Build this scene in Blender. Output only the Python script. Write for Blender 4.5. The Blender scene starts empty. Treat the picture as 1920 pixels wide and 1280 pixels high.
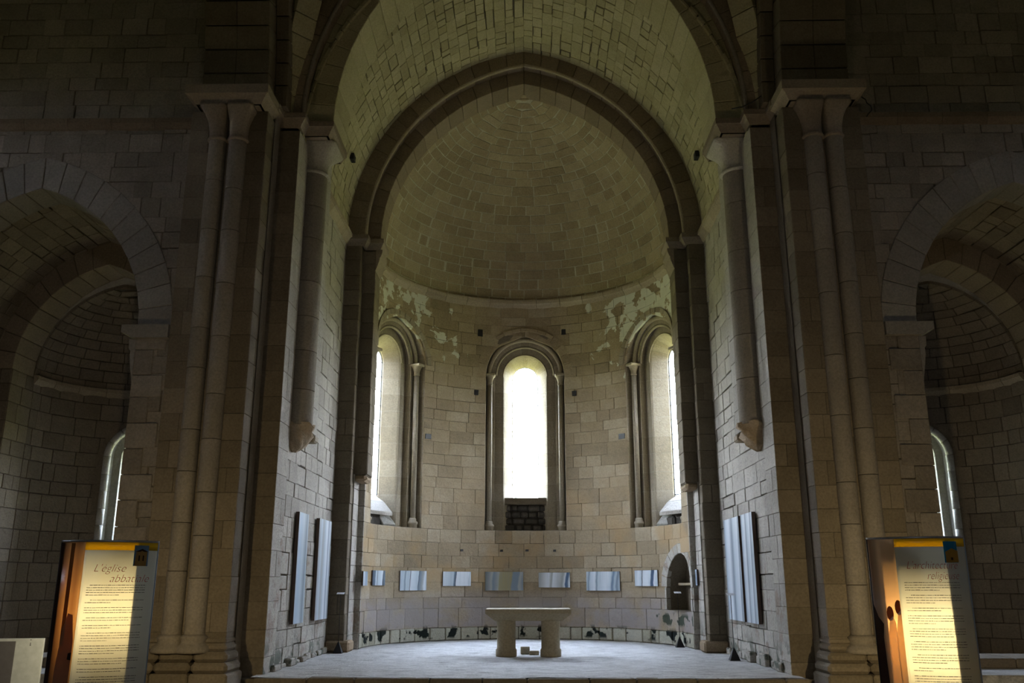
import bpy, math, random
import numpy as np
from mathutils import Vector
from math import sin, cos, pi, sqrt, radians, asin, acos, atan, tan, floor, ceil

C = bpy.context.scene.collection
sc = bpy.context.scene
# ------------------------------------------------------------------ camera
FPX = 1671.0
TILT = radians(15.2)
YAW = atan(26 * cos(TILT) / FPX)
EYE = 1.46
cd = bpy.data.cameras.new('camera')
cam = bpy.data.objects.new('camera', cd)
C.objects.link(cam)
cam.location = (0, 0, EYE)
cam.rotation_euler = (pi / 2 + TILT, 0, YAW)
cd.sensor_width = 36
cd.lens = 36 * FPX / 1920
cd.clip_end = 300
sc.camera = cam
# ------------------------------------------------------------------ world and exposure
SKY = 88.0
sc.view_settings.view_transform = 'Standard'
sc.view_settings.look = 'None'
sc.view_settings.exposure = 0.12
sc.view_settings.gamma = 1.0
sc.view_settings.use_curve_mapping = False
w = bpy.data.worlds.new('world')
sc.world = w
w.use_nodes = True
nt = w.node_tree
nt.nodes.clear()
wo = nt.nodes.new('ShaderNodeOutputWorld')
bg = nt.nodes.new('ShaderNodeBackground')
tc = nt.nodes.new('ShaderNodeTexCoord')
sx = nt.nodes.new('ShaderNodeSeparateXYZ')
rp = nt.nodes.new('ShaderNodeValToRGB')
mr = nt.nodes.new('ShaderNodeMapRange')
mr.inputs[1].default_value = -1
mr.inputs[2].default_value = 1
nt.links.new(tc.outputs['Generated'], sx.inputs[0])
nt.links.new(sx.outputs[2], mr.inputs[0])
nt.links.new(mr.outputs[0], rp.inputs[0])
cr = rp.color_ramp
cr.elements[0].position = 0.0
cr.elements[0].color = (0.12, 0.125, 0.055, 1)
cr.elements[1].position = 1.0
cr.elements[1].color = (0.62, 0.74, 1.0, 1)
for p, c in ((0.47, (0.17, 0.175, 0.07, 1)), (0.53, (0.86, 0.90, 0.98, 1)), (0.65, (0.78, 0.86, 1.0, 1))):
    e = cr.elements.new(p)
    e.color = c
nt.links.new(rp.outputs[0], bg.inputs[0])
bg.inputs[1].default_value = SKY
nt.links.new(bg.outputs[0], wo.inputs[0])
sc.cycles.max_bounces = 9
sc.cycles.diffuse_bounces = 6
sc.cycles.glossy_bounces = 3
sc.cycles.transparent_max_bounces = 8
sc.cycles.sample_clamp_indirect = 6
sc.cycles.use_denoising = True
sc.cycles.caustics_reflective = False
sc.cycles.caustics_refractive = False


def portal(loc, direc, wx, hz):
    l = bpy.data.lights.new('window_portal', 'AREA')
    l.shape = 'RECTANGLE'
    l.size = wx
    l.size_y = hz
    l.cycles.is_portal = True
    o = bpy.data.objects.new('window_portal', l)
    C.objects.link(o)
    o.location = loc
    o.rotation_euler = Vector(direc).to_track_quat('-Z', 'Z').to_euler()
    return o


# ------------------------------------------------------------------ projection (only used to rank pieces by size in view)
_F = np.array([-sin(YAW) * cos(TILT), cos(YAW) * cos(TILT), sin(TILT)])
_R = np.array([cos(YAW), sin(YAW), 0.0])
_U = np.cross(_R, _F)


def seen_area(vs):
    v = vs - np.array([0, 0, EYE])
    c = v @ _F
    if c.min() < 0.3:
        return 0
    x = 960 + FPX * (v @ _R) / c
    y = 640 - FPX * (v @ _U) / c
    if x.max() < 0 or x.min() > 1920 or y.max() < 0 or y.min() > 1280:
        return 0
    x = x.clip(0, 1920)
    y = y.clip(0, 1280)
    return (x.max() - x.min()) * (y.max() - y.min())


# ------------------------------------------------------------------ object helpers
def empty(name, loc=(0, 0, 0), rz=0, parent=None):
    o = bpy.data.objects.new(name, None)
    o.empty_display_size = 0.2
    C.objects.link(o)
    o.location = loc
    o.rotation_euler = (0, 0, rz)
    if parent:
        o.parent = parent
    return o


def tag(o, label=None, cat=None, group=None, kind=None):
    if label: o['label'] = label
    if cat: o['category'] = cat
    if group: o['group'] = group
    if kind: o['kind'] = kind
    return o


STRUCT = {}


def structure(name, label=None, loc=(0, 0, 0)):
    o = empty(name, loc)
    STRUCT[o.name] = Vector(loc)
    o['kind'] = 'structure'
    if label:
        o['label'] = label
        o['category'] = 'wall' if name.startswith('wall') else ('ceiling' if name.startswith('ceiling') else ('window' if name.startswith('window') else ('floor' if name.startswith('floor') else 'arch')))
    return o


def mesh_obj(name, vs, fs, mat, parent=None, smooth=False, tint=None, center=True):
    vs = np.asarray(vs, dtype=float)
    c = vs.mean(axis=0) if center else np.zeros(3)
    me = bpy.data.meshes.new(name)
    me.from_pydata((vs - c).tolist(), [], fs)
    if tint is not None:
        a = me.attributes.new('tint', 'FLOAT', 'FACE')
        t = np.full(len(fs), tint, dtype=np.float32) if np.isscalar(tint) else np.asarray(tint, dtype=np.float32)
        a.data.foreach_set('value', t)
    if smooth:
        me.polygons.foreach_set('use_smooth', [True] * len(me.polygons))
    me.materials.append(mat)
    me.update()
    o = bpy.data.objects.new(name, me)
    C.objects.link(o)
    o.location = c
    if parent:
        o.parent = parent
        if parent.name in STRUCT:      # shapes of the setting are given in world coordinates
            o.location = Vector(c) - STRUCT[parent.name]
    return o


class MB:
    def __init__(s):
        s.v = []
        s.f = []
        s.t = []
        s.n = 0

    def add(s, vs, fs, tint=0.5):
        vs = np.asarray(vs, dtype=float)
        s.v.append(vs)
        n = s.n
        s.f += [tuple(i + n for i in f) for f in fs]
        s.t += [tint] * len(fs)
        s.n += len(vs)

    def build(s, name, mat, parent=None, smooth=False):
        if not s.v:
            return None
        return mesh_obj(name, np.vstack(s.v), s.f, mat, parent, smooth, s.t)


# bevelled hexahedron ------------------------------------------------
SG = [(a, b, c) for a in (0, 1) for b in (0, 1) for c in (0, 1)]
VI = {}
for i, s_ in enumerate(SG):
    for ax in range(3):
        VI[(s_, ax)] = i * 3 + ax
BF = []
for ax in range(3):
    o1, o2 = [k for k in range(3) if k != ax]
    for side in (0, 1):
        q = []
        for a, b in ((0, 0), (1, 0), (1, 1), (0, 1)):
            s = [0, 0, 0]; s[ax] = side; s[o1] = a; s[o2] = b
            q.append(VI[(tuple(s), ax)])
        BF.append(tuple(q))
for ax in range(3):          # edges along ax join faces o1 and o2
    o1, o2 = [k for k in range(3) if k != ax]
    for a in (0, 1):
        for b in (0, 1):
            s0 = [0, 0, 0]; s0[o1] = a; s0[o2] = b
            s1 = list(s0); s1[ax] = 1
            s0 = tuple(s0); s1 = tuple(s1)
            BF.append((VI[(s0, o1)], VI[(s1, o1)], VI[(s1, o2)], VI[(s0, o2)]))
for s in SG:
    BF.append((VI[(s, 0)], VI[(s, 1)], VI[(s, 2)]))
SGA = np.array(SG, dtype=float)


def bevbox(cn, b):
    """cn: 8 corners indexed by SG order (i,j,k). returns 24 verts."""
    cn = np.asarray(cn, dtype=float)
    L = [max(1e-4, np.linalg.norm(cn[4] - cn[0])), max(1e-4, np.linalg.norm(cn[2] - cn[0])), max(1e-4, np.linalg.norm(cn[1] - cn[0]))]
    P = np.repeat(SGA, 3, axis=0)
    for k in range(3):
        ins = min(0.35, b / L[k])
        m = np.array([ax != k for _ in range(8) for ax in range(3)])
        P[m, k] = np.where(P[m, k] > 0.5, 1 - ins, ins)
    x, y, z = P[:, 0], P[:, 1], P[:, 2]
    W = np.stack([(x if s[0] else 1 - x) * (y if s[1] else 1 - y) * (z if s[2] else 1 - z) for s in SG], axis=1)
    return W @ cn


def box(x0, x1, y0, y1, z0, z1, b=0.01):
    return bevbox([((x1 if i else x0), (y1 if j else y0), (z1 if k else z0)) for i, j, k in SG], b)


def boxo(name, x0, x1, y0, y1, z0, z1, mat, parent=None, b=0.01, tint=None, rng=random):
    return mesh_obj(name, box(x0, x1, y0, y1, z0, z1, b), BF, mat, parent, False, rng.random() if tint is None else tint)


def pieces(parent, name, lst, mat, cap=300, fs=BF, smooth=False):
    """lst of (verts, tint): the cap biggest in view become parts, the rest one stuff part"""
    if not lst:
        return
    a = [seen_area(v) for v, t in lst]
    order = sorted(range(len(lst)), key=lambda i: -a[i])
    ind = [i for i in order[:cap] if a[i] > 0]
    s = set(ind)
    for i in ind:
        v, t = lst[i]
        mesh_obj(name, v, fs, mat, parent, smooth, t)
    rest = MB()
    for i, (v, t) in enumerate(lst):
        if i not in s:
            rest.add(v, fs, t)
    if rest.v:
        o = rest.build(name + 's_out_of_reach', mat, parent, smooth)
        o['kind'] = 'stuff'


def lathe(prof, n=24, cx=0, cy=0, a0=0, a1=2 * pi):
    full = abs(a1 - a0 - 2 * pi) < 1e-6
    m = n if full else n + 1
    vs = []
    for r, z in prof:
        for i in range(m):
            a = a0 + (a1 - a0) * i / n
            vs.append((cx + r * cos(a), cy + r * sin(a), z))
    fs = []
    for j in range(len(prof) - 1):
        for i in range(n):
            i2 = (i + 1) % m if full else i + 1
            fs.append((j * m + i, j * m + i2, (j + 1) * m + i2, (j + 1) * m + i))
    if full:
        fs.append(tuple(range(m))[::-1])
        fs.append(tuple((len(prof) - 1) * m + i for i in range(m)))
    return vs, fs


def tube(path, r, n=8, closed_caps=True):
    path = [Vector(p) for p in path]
    vs = []
    up = None
    for i, p in enumerate(path):
        d = (path[min(i + 1, len(path) - 1)] - path[max(i - 1, 0)]).normalized()
        if up is None:
            up = Vector((0, 0, 1)) if abs(d.z) < 0.9 else Vector((0, 1, 0))
        a = d.cross(up).normalized()
        b = a.cross(d).normalized()
        up = b
        rr = r[i] if isinstance(r, (list, tuple)) else r
        for k in range(n):
            t = 2 * pi * k / n
            vs.append(tuple(p + a * (rr * cos(t)) + b * (rr * sin(t))))
    fs = []
    for i in range(len(path) - 1):
        for k in range(n):
            fs.append((i * n + k, i * n + (k + 1) % n, (i + 1) * n + (k + 1) % n, (i + 1) * n + k))
    fs.append(tuple(range(n))[::-1])
    fs.append(tuple((len(path) - 1) * n + k for k in range(n)))
    return vs, fs


def sweep(prof, path, nrm):
    """prof: list of (out, up); path: points; nrm: outward unit vector per point; closed profile with caps"""
    n = len(prof)
    vs = []
    for p, q in zip(path, nrm):
        for o, u in prof:
            vs.append((p[0] + q[0] * o, p[1] + q[1] * o, p[2] + q[2] * o + u))
    fs = []
    for i in range(len(path) - 1):
        for k in range(n):
            fs.append((i * n + k, i * n + (k + 1) % n, (i + 1) * n + (k + 1) % n, (i + 1) * n + k))
    fs.append(tuple(range(n))[::-1])
    fs.append(tuple((len(path) - 1) * n + k for k in range(n)))
    return vs, fs


# ------------------------------------------------------------------ materials
class N:
    def __init__(s, name):
        s.m = bpy.data.materials.new(name)
        s.m.use_nodes = True
        s.t = s.m.node_tree
        s.t.nodes.clear()
        s.out = s.t.nodes.new('ShaderNodeOutputMaterial')

    def n(s, typ, **kw):
        o = s.t.nodes.new('ShaderNode' + typ)
        for k, v in kw.items():
            if k.startswith('i_'):
                o.inputs[k[2:].replace('_', ' ')].default_value = v
            else:
                setattr(o, k, v)
        return o

    def l(s, a, b):
        s.t.links.new(a, b)

    def math(s, op, a, b=None, clamp=False):
        o = s.n('Math', operation=op)
        o.use_clamp = clamp
        for i, q in enumerate((a, b)):
            if q is None: continue
            if isinstance(q, (int, float)): o.inputs[i].default_value = q
            else: s.l(q, o.inputs[i])
        return o.outputs[0]

    def ramp(s, fac, pts, mode='LINEAR'):
        o = s.n('ValToRGB')
        cr = o.color_ramp
        cr.interpolation = mode
        while len(cr.elements) > 1:
            cr.elements.remove(cr.elements[-1])
        cr.elements[0].position = pts[0][0]
        c = pts[0][1]
        cr.elements[0].color = (*c, 1) if len(c) == 3 else c
        for p, c in pts[1:]:
            e = cr.elements.new(p)
            e.color = (*c, 1)
        s.l(fac, o.inputs[0])
        return o.outputs[0]

    def mix(s, fac, a, b, mode='MIX'):
        o = s.n('Mix', data_type='RGBA', blend_type=mode)
        if isinstance(fac, (int, float)): o.inputs[0].default_value = fac
        else: s.l(fac, o.inputs[0])
        for q, i in ((a, 6), (b, 7)):
            if isinstance(q, tuple): o.inputs[i].default_value = (*q, 1)
            else: s.l(q, o.inputs[i])
        return o.outputs[2]

    def noise(s, scale, vec=None, detail=4, rough=0.55, dist=0.0):
        o = s.n('TexNoise')
        o.inputs['Scale'].default_value = scale
        o.inputs['Detail'].default_value = detail
        o.inputs['Roughness'].default_value = rough
        o.inputs['Distortion'].default_value = dist
        if vec: s.l(vec, o.inputs['Vector'])
        return o.outputs[0]

    def rng(s, v, a, b, c=0.0, d=1.0):
        o = s.n('MapRange')
        s.l(v, o.inputs[0])
        for i, q in enumerate((a, b, c, d)): o.inputs[i + 1].default_value = q
        return o.outputs[0]


def stone_mat(name, dark, mid, light, bump=0.5, rough_amt=1.0, extra=None, tw=0.36):
    m = N(name)
    geo = m.n('NewGeometry')
    pos = geo.outputs['Position']
    at = m.n('Attribute', attribute_name='tint')
    tint = at.outputs['Fac']
    big = m.noise(0.45, pos, 3)
    med = m.noise(3.2, pos, 5, 0.65)
    fine = m.noise(26, pos, 6, 0.7)
    f = m.math('ADD', m.math('MULTIPLY', tint, tw), m.math('ADD', m.math('MULTIPLY', big, 0.5), m.math('MULTIPLY', med, 0.45)))
    f = m.rng(f, 0.475 + tw * 0.5 - 0.45, 0.475 + tw * 0.5 + 0.45)
    col = m.ramp(f, [(0.0, dark), (0.5, mid), (1.0, light)])
    # grime and small pits
    g = m.rng(fine, 0.30, 0.62, 0.72, 1.06)
    col = m.mix(1.0, col, m.mix(0.0, (1, 1, 1), (1, 1, 1)), 'MULTIPLY')
    gm = m.n('Mix', data_type='RGBA', blend_type='MULTIPLY')
    gm.inputs[0].default_value = 1
    m.l(col, gm.inputs[6])
    cmb = m.n('CombineColor')
    for i in range(3): m.l(g, cmb.inputs[i])
    m.l(cmb.outputs[0], gm.inputs[7])
    col = gm.outputs[2]
    if extra:
        col = extra(m, pos, col)
    bs = m.n('BsdfPrincipled')
    bs.inputs['Roughness'].default_value = 0.9
    bs.inputs['Specular IOR Level'].default_value = 0.2
    m.l(col, bs.inputs['Base Color'])
    bp = m.n('Bump')
    bp.inputs['Strength'].default_value = bump
    bp.inputs['Distance'].default_value = 0.03
    h = m.math('ADD', m.math('MULTIPLY', m.noise(7, pos, 6, 0.65), 1.0), m.math('MULTIPLY', fine, 0.45))
    m.l(h, bp.inputs['Height'])
    m.l(bp.outputs[0], bs.inputs['Normal'])
    m.l(bs.outputs[0], m.out.inputs[0])
    return m.m


def sep(m, pos):
    o = m.n('SeparateXYZ')
    m.l(pos, o.inputs[0])
    return o.outputs


def apse_extra(m, pos, col):
    s = sep(m, pos)
    # pale plaster smears around the side windows under the cornice
    ax = m.math('ABSOLUTE', s[0])
    nz = m.noise(1.7, pos, 4, 0.6, 0.4)
    reg = m.math('MULTIPLY', m.rng(s[2], 6.9, 8.3), m.rng(ax, 1.4, 3.0))
    hi = m.rng(s[0], -2.5, 3.0, -0.045, 0.02)
    thr = m.math('ADD', m.math('ADD', nz, m.math('MULTIPLY', reg, 0.21)), hi)
    mask = m.math('MULTIPLY', m.rng(thr, 0.66, 0.675), m.rng(reg, 0.02, 0.1))
    mask = m.math('MINIMUM', mask, m.rng(m.noise(3.4, pos, 3), 0.40, 0.43))
    col = m.mix(mask, col, (0.62, 0.62, 0.55))
    gold = m.math('MULTIPLY', m.rng(m.noise(0.9, pos, 3), 0.46, 0.62), m.math('MULTIPLY', m.rng(s[2], 1.2, 1.6), m.rng(s[2], 5.0, 2.6)))
    col = m.mix(m.math('MULTIPLY', gold, 0.7), col, (0.37, 0.25, 0.12))
    # greyer weathered band low down
    low = m.math('MULTIPLY', m.math('MULTIPLY', m.rng(s[2], 1.35, 0.9), m.rng(s[2], .32, .36)), m.rng(m.noise(1.1, pos, 4), 0.35, 0.55))
    col = m.mix(m.math('MULTIPLY', low, 0.75), col, (0.30, 0.27, 0.27))
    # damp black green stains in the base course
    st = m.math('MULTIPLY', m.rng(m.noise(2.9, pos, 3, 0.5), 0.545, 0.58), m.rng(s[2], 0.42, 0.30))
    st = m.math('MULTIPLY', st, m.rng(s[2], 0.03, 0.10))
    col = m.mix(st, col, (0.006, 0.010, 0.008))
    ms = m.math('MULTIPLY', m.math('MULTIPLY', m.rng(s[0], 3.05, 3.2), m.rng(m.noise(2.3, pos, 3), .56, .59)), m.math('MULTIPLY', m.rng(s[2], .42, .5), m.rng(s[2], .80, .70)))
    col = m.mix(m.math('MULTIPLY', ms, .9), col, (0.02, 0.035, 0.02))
    return col


def chancel_extra(m, pos, col):
    s = sep(m, pos)
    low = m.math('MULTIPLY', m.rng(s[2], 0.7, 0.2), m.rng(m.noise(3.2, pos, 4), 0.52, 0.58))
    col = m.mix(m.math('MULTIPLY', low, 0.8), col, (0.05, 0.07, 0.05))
    rg = m.math('MULTIPLY', m.rng(m.noise(2.2, pos, 5, 0.7), 0.55, 0.62), m.rng(s[2], 3.4, 2.2))
    col = m.mix(m.math('MULTIPLY', rg, 0.5), col, (0.20, 0.13, 0.085))
    return col


M = {}
M['apse'] = stone_mat('apse_limestone', (0.17, 0.13, 0.085), (0.34, 0.27, 0.175), (0.50, 0.43, 0.32), 0.45, extra=apse_extra)
M['base'] = stone_mat('base_course_limestone', (0.30, 0.28, 0.20), (0.42, 0.40, 0.31), (0.52, 0.50, 0.42), 0.5, extra=apse_extra)
M['dome'] = stone_mat('dome_limestone', (0.21, 0.165, 0.105), (0.36, 0.295, 0.195), (0.49, 0.42, 0.29), 0.4)
M['vault'] = stone_mat('vault_limestone', (0.30, 0.27, 0.16), (0.45, 0.41, 0.265), (0.56, 0.52, 0.36), 0.5)
M['chancel'] = stone_mat('chancel_limestone', (0.28, 0.26, 0.22), (0.42, 0.39, 0.34), (0.54, 0.51, 0.46), 0.7, extra=chancel_extra)
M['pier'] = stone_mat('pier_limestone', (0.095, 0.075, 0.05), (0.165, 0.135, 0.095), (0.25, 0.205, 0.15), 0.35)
M['shaft'] = stone_mat('shaft_limestone', (0.17, 0.15, 0.12), (0.23, 0.20, 0.16), (0.30, 0.265, 0.215), 0.25)
M['trans'] = stone_mat('transept_limestone', (0.13, 0.11, 0.085), (0.23, 0.20, 0.165), (0.34, 0.30, 0.25), 0.9)
M['chapel'] = stone_mat('chapel_limestone', (0.14, 0.11, 0.08), (0.23, 0.19, 0.14), (0.33, 0.28, 0.21), 0.9)
M['voussoir'] = stone_mat('voussoir_limestone', (0.17, 0.13, 0.09), (0.25, 0.20, 0.145), (0.33, 0.27, 0.20), 0.25)
M['arch_side'] = stone_mat('grey_voussoir_limestone', (0.17, 0.155, 0.135), (0.22, 0.20, 0.175), (0.28, 0.26, 0.225), 0.35)
M['window'] = stone_mat('window_limestone', (0.22, 0.185, 0.13), (0.31, 0.265, 0.195), (0.40, 0.355, 0.28), 0.3)
M['slab'] = stone_mat('pale_slab', (0.5, 0.5, 0.48), (0.6, 0.6, 0.57), (0.7, 0.7, 0.67), 0.3)
M['cornice'] = stone_mat('cornice_limestone', (0.26, 0.21, 0.15), (0.36, 0.30, 0.22), (0.45, 0.39, 0.29), 0.3)
M['mortar'] = stone_mat('lime_mortar', (0.36, 0.33, 0.26), (0.44, 0.41, 0.33), (0.52, 0.49, 0.41), 0.4)
M['dome_mortar'] = stone_mat('pale_dome_mortar', (0.40, 0.37, 0.28), (0.50, 0.47, 0.37), (0.60, 0.57, 0.46), 0.4)
M['joint'] = stone_mat('dark_open_joint', (0.05, 0.045, 0.035), (0.08, 0.07, 0.055), (0.12, 0.105, 0.085), 0.4)
M['midjoint'] = stone_mat('brown_joint', (0.11, 0.09, 0.065), (0.17, 0.14, 0.105), (0.24, 0.20, 0.15), 0.4)
M['rubble'] = stone_mat('dark_rubble', (0.03, 0.027, 0.024), (0.09, 0.08, 0.07), (0.2, 0.18, 0.16), 1.0)
M['altar'] = stone_mat('altar_stone', (0.30, 0.25, 0.17), (0.38, 0.33, 0.235), (0.45, 0.40, 0.30), 0.3)
M['capital'] = stone_mat('capital_limestone', (0.18, 0.145, 0.11), (0.25, 0.205, 0.155), (0.33, 0.275, 0.21), 0.3)
M['string'] = stone_mat('brown_string_course', (0.12, 0.09, 0.06), (0.17, 0.13, 0.09), (0.24, 0.19, 0.14), 0.4)
M['corbel'] = stone_mat('worn_corbel_limestone', (0.22, 0.15, 0.09), (0.38, 0.29, 0.19), (0.62, 0.58, 0.5), 1.0)
M['nave'] = stone_mat('nave_limestone', (0.14, 0.12, 0.09), (0.20, 0.17, 0.13), (0.27, 0.23, 0.18), 0.6)


def floor_extra(m, pos, col):
    mp = m.n('Mapping')
    m.l(pos, mp.inputs[0])
    mp.inputs['Scale'].default_value = (1.0, 3.0, 1.0)
    st = m.rng(m.noise(2.1, mp.outputs[0], 7, 0.78), 0.47, 0.68)
    return m.mix(m.math('MULTIPLY', st, 0.9), col, (0.15, 0.14, 0.13))


M['floor'] = stone_mat('worn_chalky_floor', (0.54, 0.53, 0.51), (0.64, 0.63, 0.61), (0.72, 0.71, 0.69), 0.9, extra=floor_extra)


def plain(name, col, rough=0.6, metal=0.0, spec=0.4, nz=0.1):
    m = N(name)
    geo = m.n('NewGeometry')
    f = m.noise(12, geo.outputs['Position'], 3)
    f = m.rng(f, 0.3, 0.7, 1 - nz, 1 + nz)
    cmb = m.n('CombineColor')
    for i in range(3): m.l(f, cmb.inputs[i])
    c = m.mix(1.0, tuple(col), cmb.outputs[0], 'MULTIPLY')
    b = m.n('BsdfPrincipled')
    b.inputs['Roughness'].default_value = rough
    b.inputs['Metallic'].default_value = metal
    b.inputs['Specular IOR Level'].default_value = spec
    m.l(c, b.inputs['Base Color'])
    m.l(b.outputs[0], m.out.inputs[0])
    return m.m


def sheet(name, col, trans=0.5, grad=None):
    """printed translucent film: diffuse + translucent"""
    m = N(name)
    if grad:
        t = m.n('TexCoord')
        s = sep(m, t.outputs['Generated'])
        c = m.ramp(m.math('ADD', s[0], m.math('MULTIPLY', m.noise(5, t.outputs['Generated'], 3), 0.08)), grad)
    else:
        r = m.n('RGB')
        r.outputs[0].default_value = (*col, 1)
        c = r.outputs[0]
    d = m.n('BsdfDiffuse')
    tr = m.n('BsdfTranslucent')
    mx = m.n('MixShader')
    mx.inputs[0].default_value = trans
    m.l(c, d.inputs[0]); m.l(c, tr.inputs[0])
    m.l(d.outputs[0], mx.inputs[1]); m.l(tr.outputs[0], mx.inputs[2])
    gl = m.n('BsdfGlossy')
    gl.inputs['Roughness'].default_value = 0.25
    m2 = m.n('MixShader')
    m2.inputs[0].default_value = 0.03
    m.l(mx.outputs[0], m2.inputs[1]); m.l(gl.outputs[0], m2.inputs[2])
    m.l(m2.outputs[0], m.out.inputs[0])
    return m.m


def glass_mat():
    m = N('clear_leaded_glass')
    t = m.n('BsdfTransparent')
    t.inputs[0].default_value = (0.93, 0.95, 0.96, 1)
    g = m.n('BsdfGlossy')
    g.inputs['Roughness'].default_value = 0.1
    mx = m.n('MixShader')
    mx.inputs[0].default_value = 0.05
    m.l(t.outputs[0], mx.inputs[1]); m.l(g.outputs[0], mx.inputs[2])
    m.l(mx.outputs[0], m.out.inputs[0])
    return m.m


M['glass'] = glass_mat()
M['iron'] = plain('dark_iron', (0.04, 0.04, 0.045), 0.6, 0.6)
M['lead'] = plain('lead_came', (0.16, 0.17, 0.18), 0.6, 0.3)
M['black'] = plain('matt_black_metal', (0.012, 0.012, 0.014), 0.5)
M['white'] = plain('white_card', (0.85, 0.86, 0.9), 0.5)
M['steel'] = plain('brushed_steel', (0.5, 0.5, 0.52), 0.35, 0.8)
M['board'] = plain('board_white', (0.42, 0.47, 0.53), 0.5)
M['board_in'] = plain('board_grey', (0.10, 0.10, 0.12), 0.5)
M['canvas_edge'] = plain('canvas_edge_brown', (0.10, 0.07, 0.055), 0.8)
M['cable'] = plain('black_cable', (0.01, 0.01, 0.01), 0.6)

# ------------------------------------------------------------------ curve helpers


def arch_w(hw, c, zs):
    r = hw + c

    def f(z):
        if z <= zs: return hw
        d = r * r - (z - zs) ** 2
        if d <= 0: return None
        x = sqrt(d) - c
        return x if x > 0 else None
    f.apex = zs + sqrt(r * r - c * c)
    return f


def rows(z0, z1, h, rng, jit=0.18):
    out = [z0]
    while out[-1] < z1 - h * 0.6:
        out.append(out[-1] + h * (1 + rng.uniform(-jit, jit)))
    k = (z1 - z0) / (out[-1] - z0)
    return [z0 + (q - z0) * k for q in out]


def masonry(parent, S, vr, ul, mu, ops, mat, back, seed, L=(0.35, 0.75), joint=0.01, proud=(0.0, 0.012), depth=0.07,
            bev=0.008, cap=300, jd=0.02, name='stone_block', du=0.35, stones=True, vis=None, slop=0.0, irr=False):
    """S(u,v) -> point, normal (towards the viewer's side). ul: (u0,u1). ops: functions v -> (ul,ur) or None"""
    rng = random.Random(seed)
    out = []
    bk = MB()
    vg = []
    for k in range(len(vr) - 1):
        va, vb = vr[k], vr[k + 1]
        m = mu((va + vb) / 2)
        # blocked intervals
        bl = []
        for op in ops:
            e = (vb - va) * 0.002
            a, mid, b = op(va + e), op((va + vb) / 2), op(vb - e)
            if a is None and b is None and mid is None: continue
            if a is None and b is None:
                continue
            if a is None: cc = (b[0] + b[1]) / 2; a = (cc, cc) if not getattr(op, 'hard', False) else None
            if b is None: cc = (a[0] + a[1]) / 2 if a else 0; b = (cc, cc) if not getattr(op, 'hard', False) else None
            if a is None or b is None: continue
            if getattr(op, 'wide', False): b = a
            bl.append((a, b))
        bl.sort(key=lambda q: q[0][0] + q[1][0])
        segs = []
        cur = (ul[0], ul[0])
        for a, b in bl:
            segs.append((cur, (min(a[0], ul[1]), min(b[0], ul[1]))))
            cur = (max(a[1], ul[0]), max(b[1], ul[0]))
        segs.append((cur, (ul[1], ul[1])))
        for (a0, b0), (a1, b1) in segs:
            if min(a1 - a0, b1 - b0) < 1e-4 and max(a1 - a0, b1 - b0) < 0.02 / m: continue
            if a1 < a0: a1 = a0
            if b1 < b0: b1 = b0
            # backing on a shared grid
            g0, g1 = (a0 + b0) / 2, (a1 + b1) / 2
            d = du / 1.0 / max(mu(vr[0]), 1e-3)
            ks = [q * d for q in range(int(ceil(g0 / d)), int(floor(g1 / d)) + 1)]
            ks = [q for q in ks if max(a0, b0) + 1e-3 < q < min(a1, b1) - 1e-3]
            bot = [a0] + ks + [a1]
            top = [b0] + ks + [b1]
            vs = []
            for u in bot:
                p, n = S(u, va); vs.append(np.array(p) - np.array(n) * jd)
            for u in top:
                p, n = S(u, vb); vs.append(np.array(p) - np.array(n) * jd)
            nn = len(bot)
            bk.add(vs, [(q, q + 1, nn + q + 1, nn + q) for q in range(nn - 1)], 0.5)
            if not stones: continue
            # stones
            Lm = (g1 - g0) * m
            if Lm < 0.03: continue
            cuts = [0.0]
            first = rng.uniform(*L) * rng.uniform(0.45, 1)
            x = first
            while x < Lm - L[0] * 0.55:
                cuts.append(x)
                x += rng.uniform(*L)
            cuts.append(Lm)
            for q in range(len(cuts) - 1):
                f0, f1 = cuts[q] / Lm, cuts[q + 1] / Lm
                if irr:
                    j = joint / m / 2 * rng.choice((.12, .12, .2, .5, 1.9))
                    jv = joint / 2 * rng.choice((.12, .12, .2, .5, 1.9))
                else:
                    j = joint / m / 2 * rng.uniform(0.6, 1.5)
                    jv = joint / 2 * rng.uniform(0.6, 1.4)
                ua0 = a0 + (a1 - a0) * f0 if q else a0
                ub0 = b0 + (b1 - b0) * f0 if q else b0
                if q and f0 < 1 and not (a0 == b0 and a1 == b1):
                    um = (g0 + (g1 - g0) * f0); w = 0.0
                    ua0 = min(max(um, a0), a1); ub0 = min(max(um, b0), b1)
                ua1 = a1; ub1 = b1
                if q + 1 < len(cuts) - 1:
                    um = (g0 + (g1 - g0) * f1)
                    ua1 = min(max(um, a0), a1); ub1 = min(max(um, b0), b1)
                if max(ua1 - ua0, ub1 - ub0) * m < 0.03: continue
                pr = rng.uniform(*proud)
                cn = []
                for i, jj, kk in SG:      # i: u, jj: depth, kk: v
                    if kk == 0: u = ua1 - min(j, (ua1 - ua0) * .4) if i else ua0 + min(j, (ua1 - ua0) * .4)
                    else: u = ub1 - min(j, (ub1 - ub0) * .4) if i else ub0 + min(j, (ub1 - ub0) * .4)
                    v = vb - jv if kk else va + jv
                    v += rng.uniform(-1, 1) * slop
                    p, n = S(u, v)
                    p = np.array(p); n = np.array(n)
                    cn.append(p + n * (pr + rng.uniform(-1, 1) * slop * 0.5) if jj else p - n * depth)
                vv = bevbox(cn, bev)
                if vis is None or vis(vv.mean(axis=0)):
                    out.append((vv, rng.random()))
    bo = bk.build('mortar_bed', back, parent)
    pieces(parent, name, out, mat, cap)
    return out


def plane_y(Y, sgn=-1):
    return lambda u, v: ((u, Y, v), (0, sgn, 0))


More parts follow.
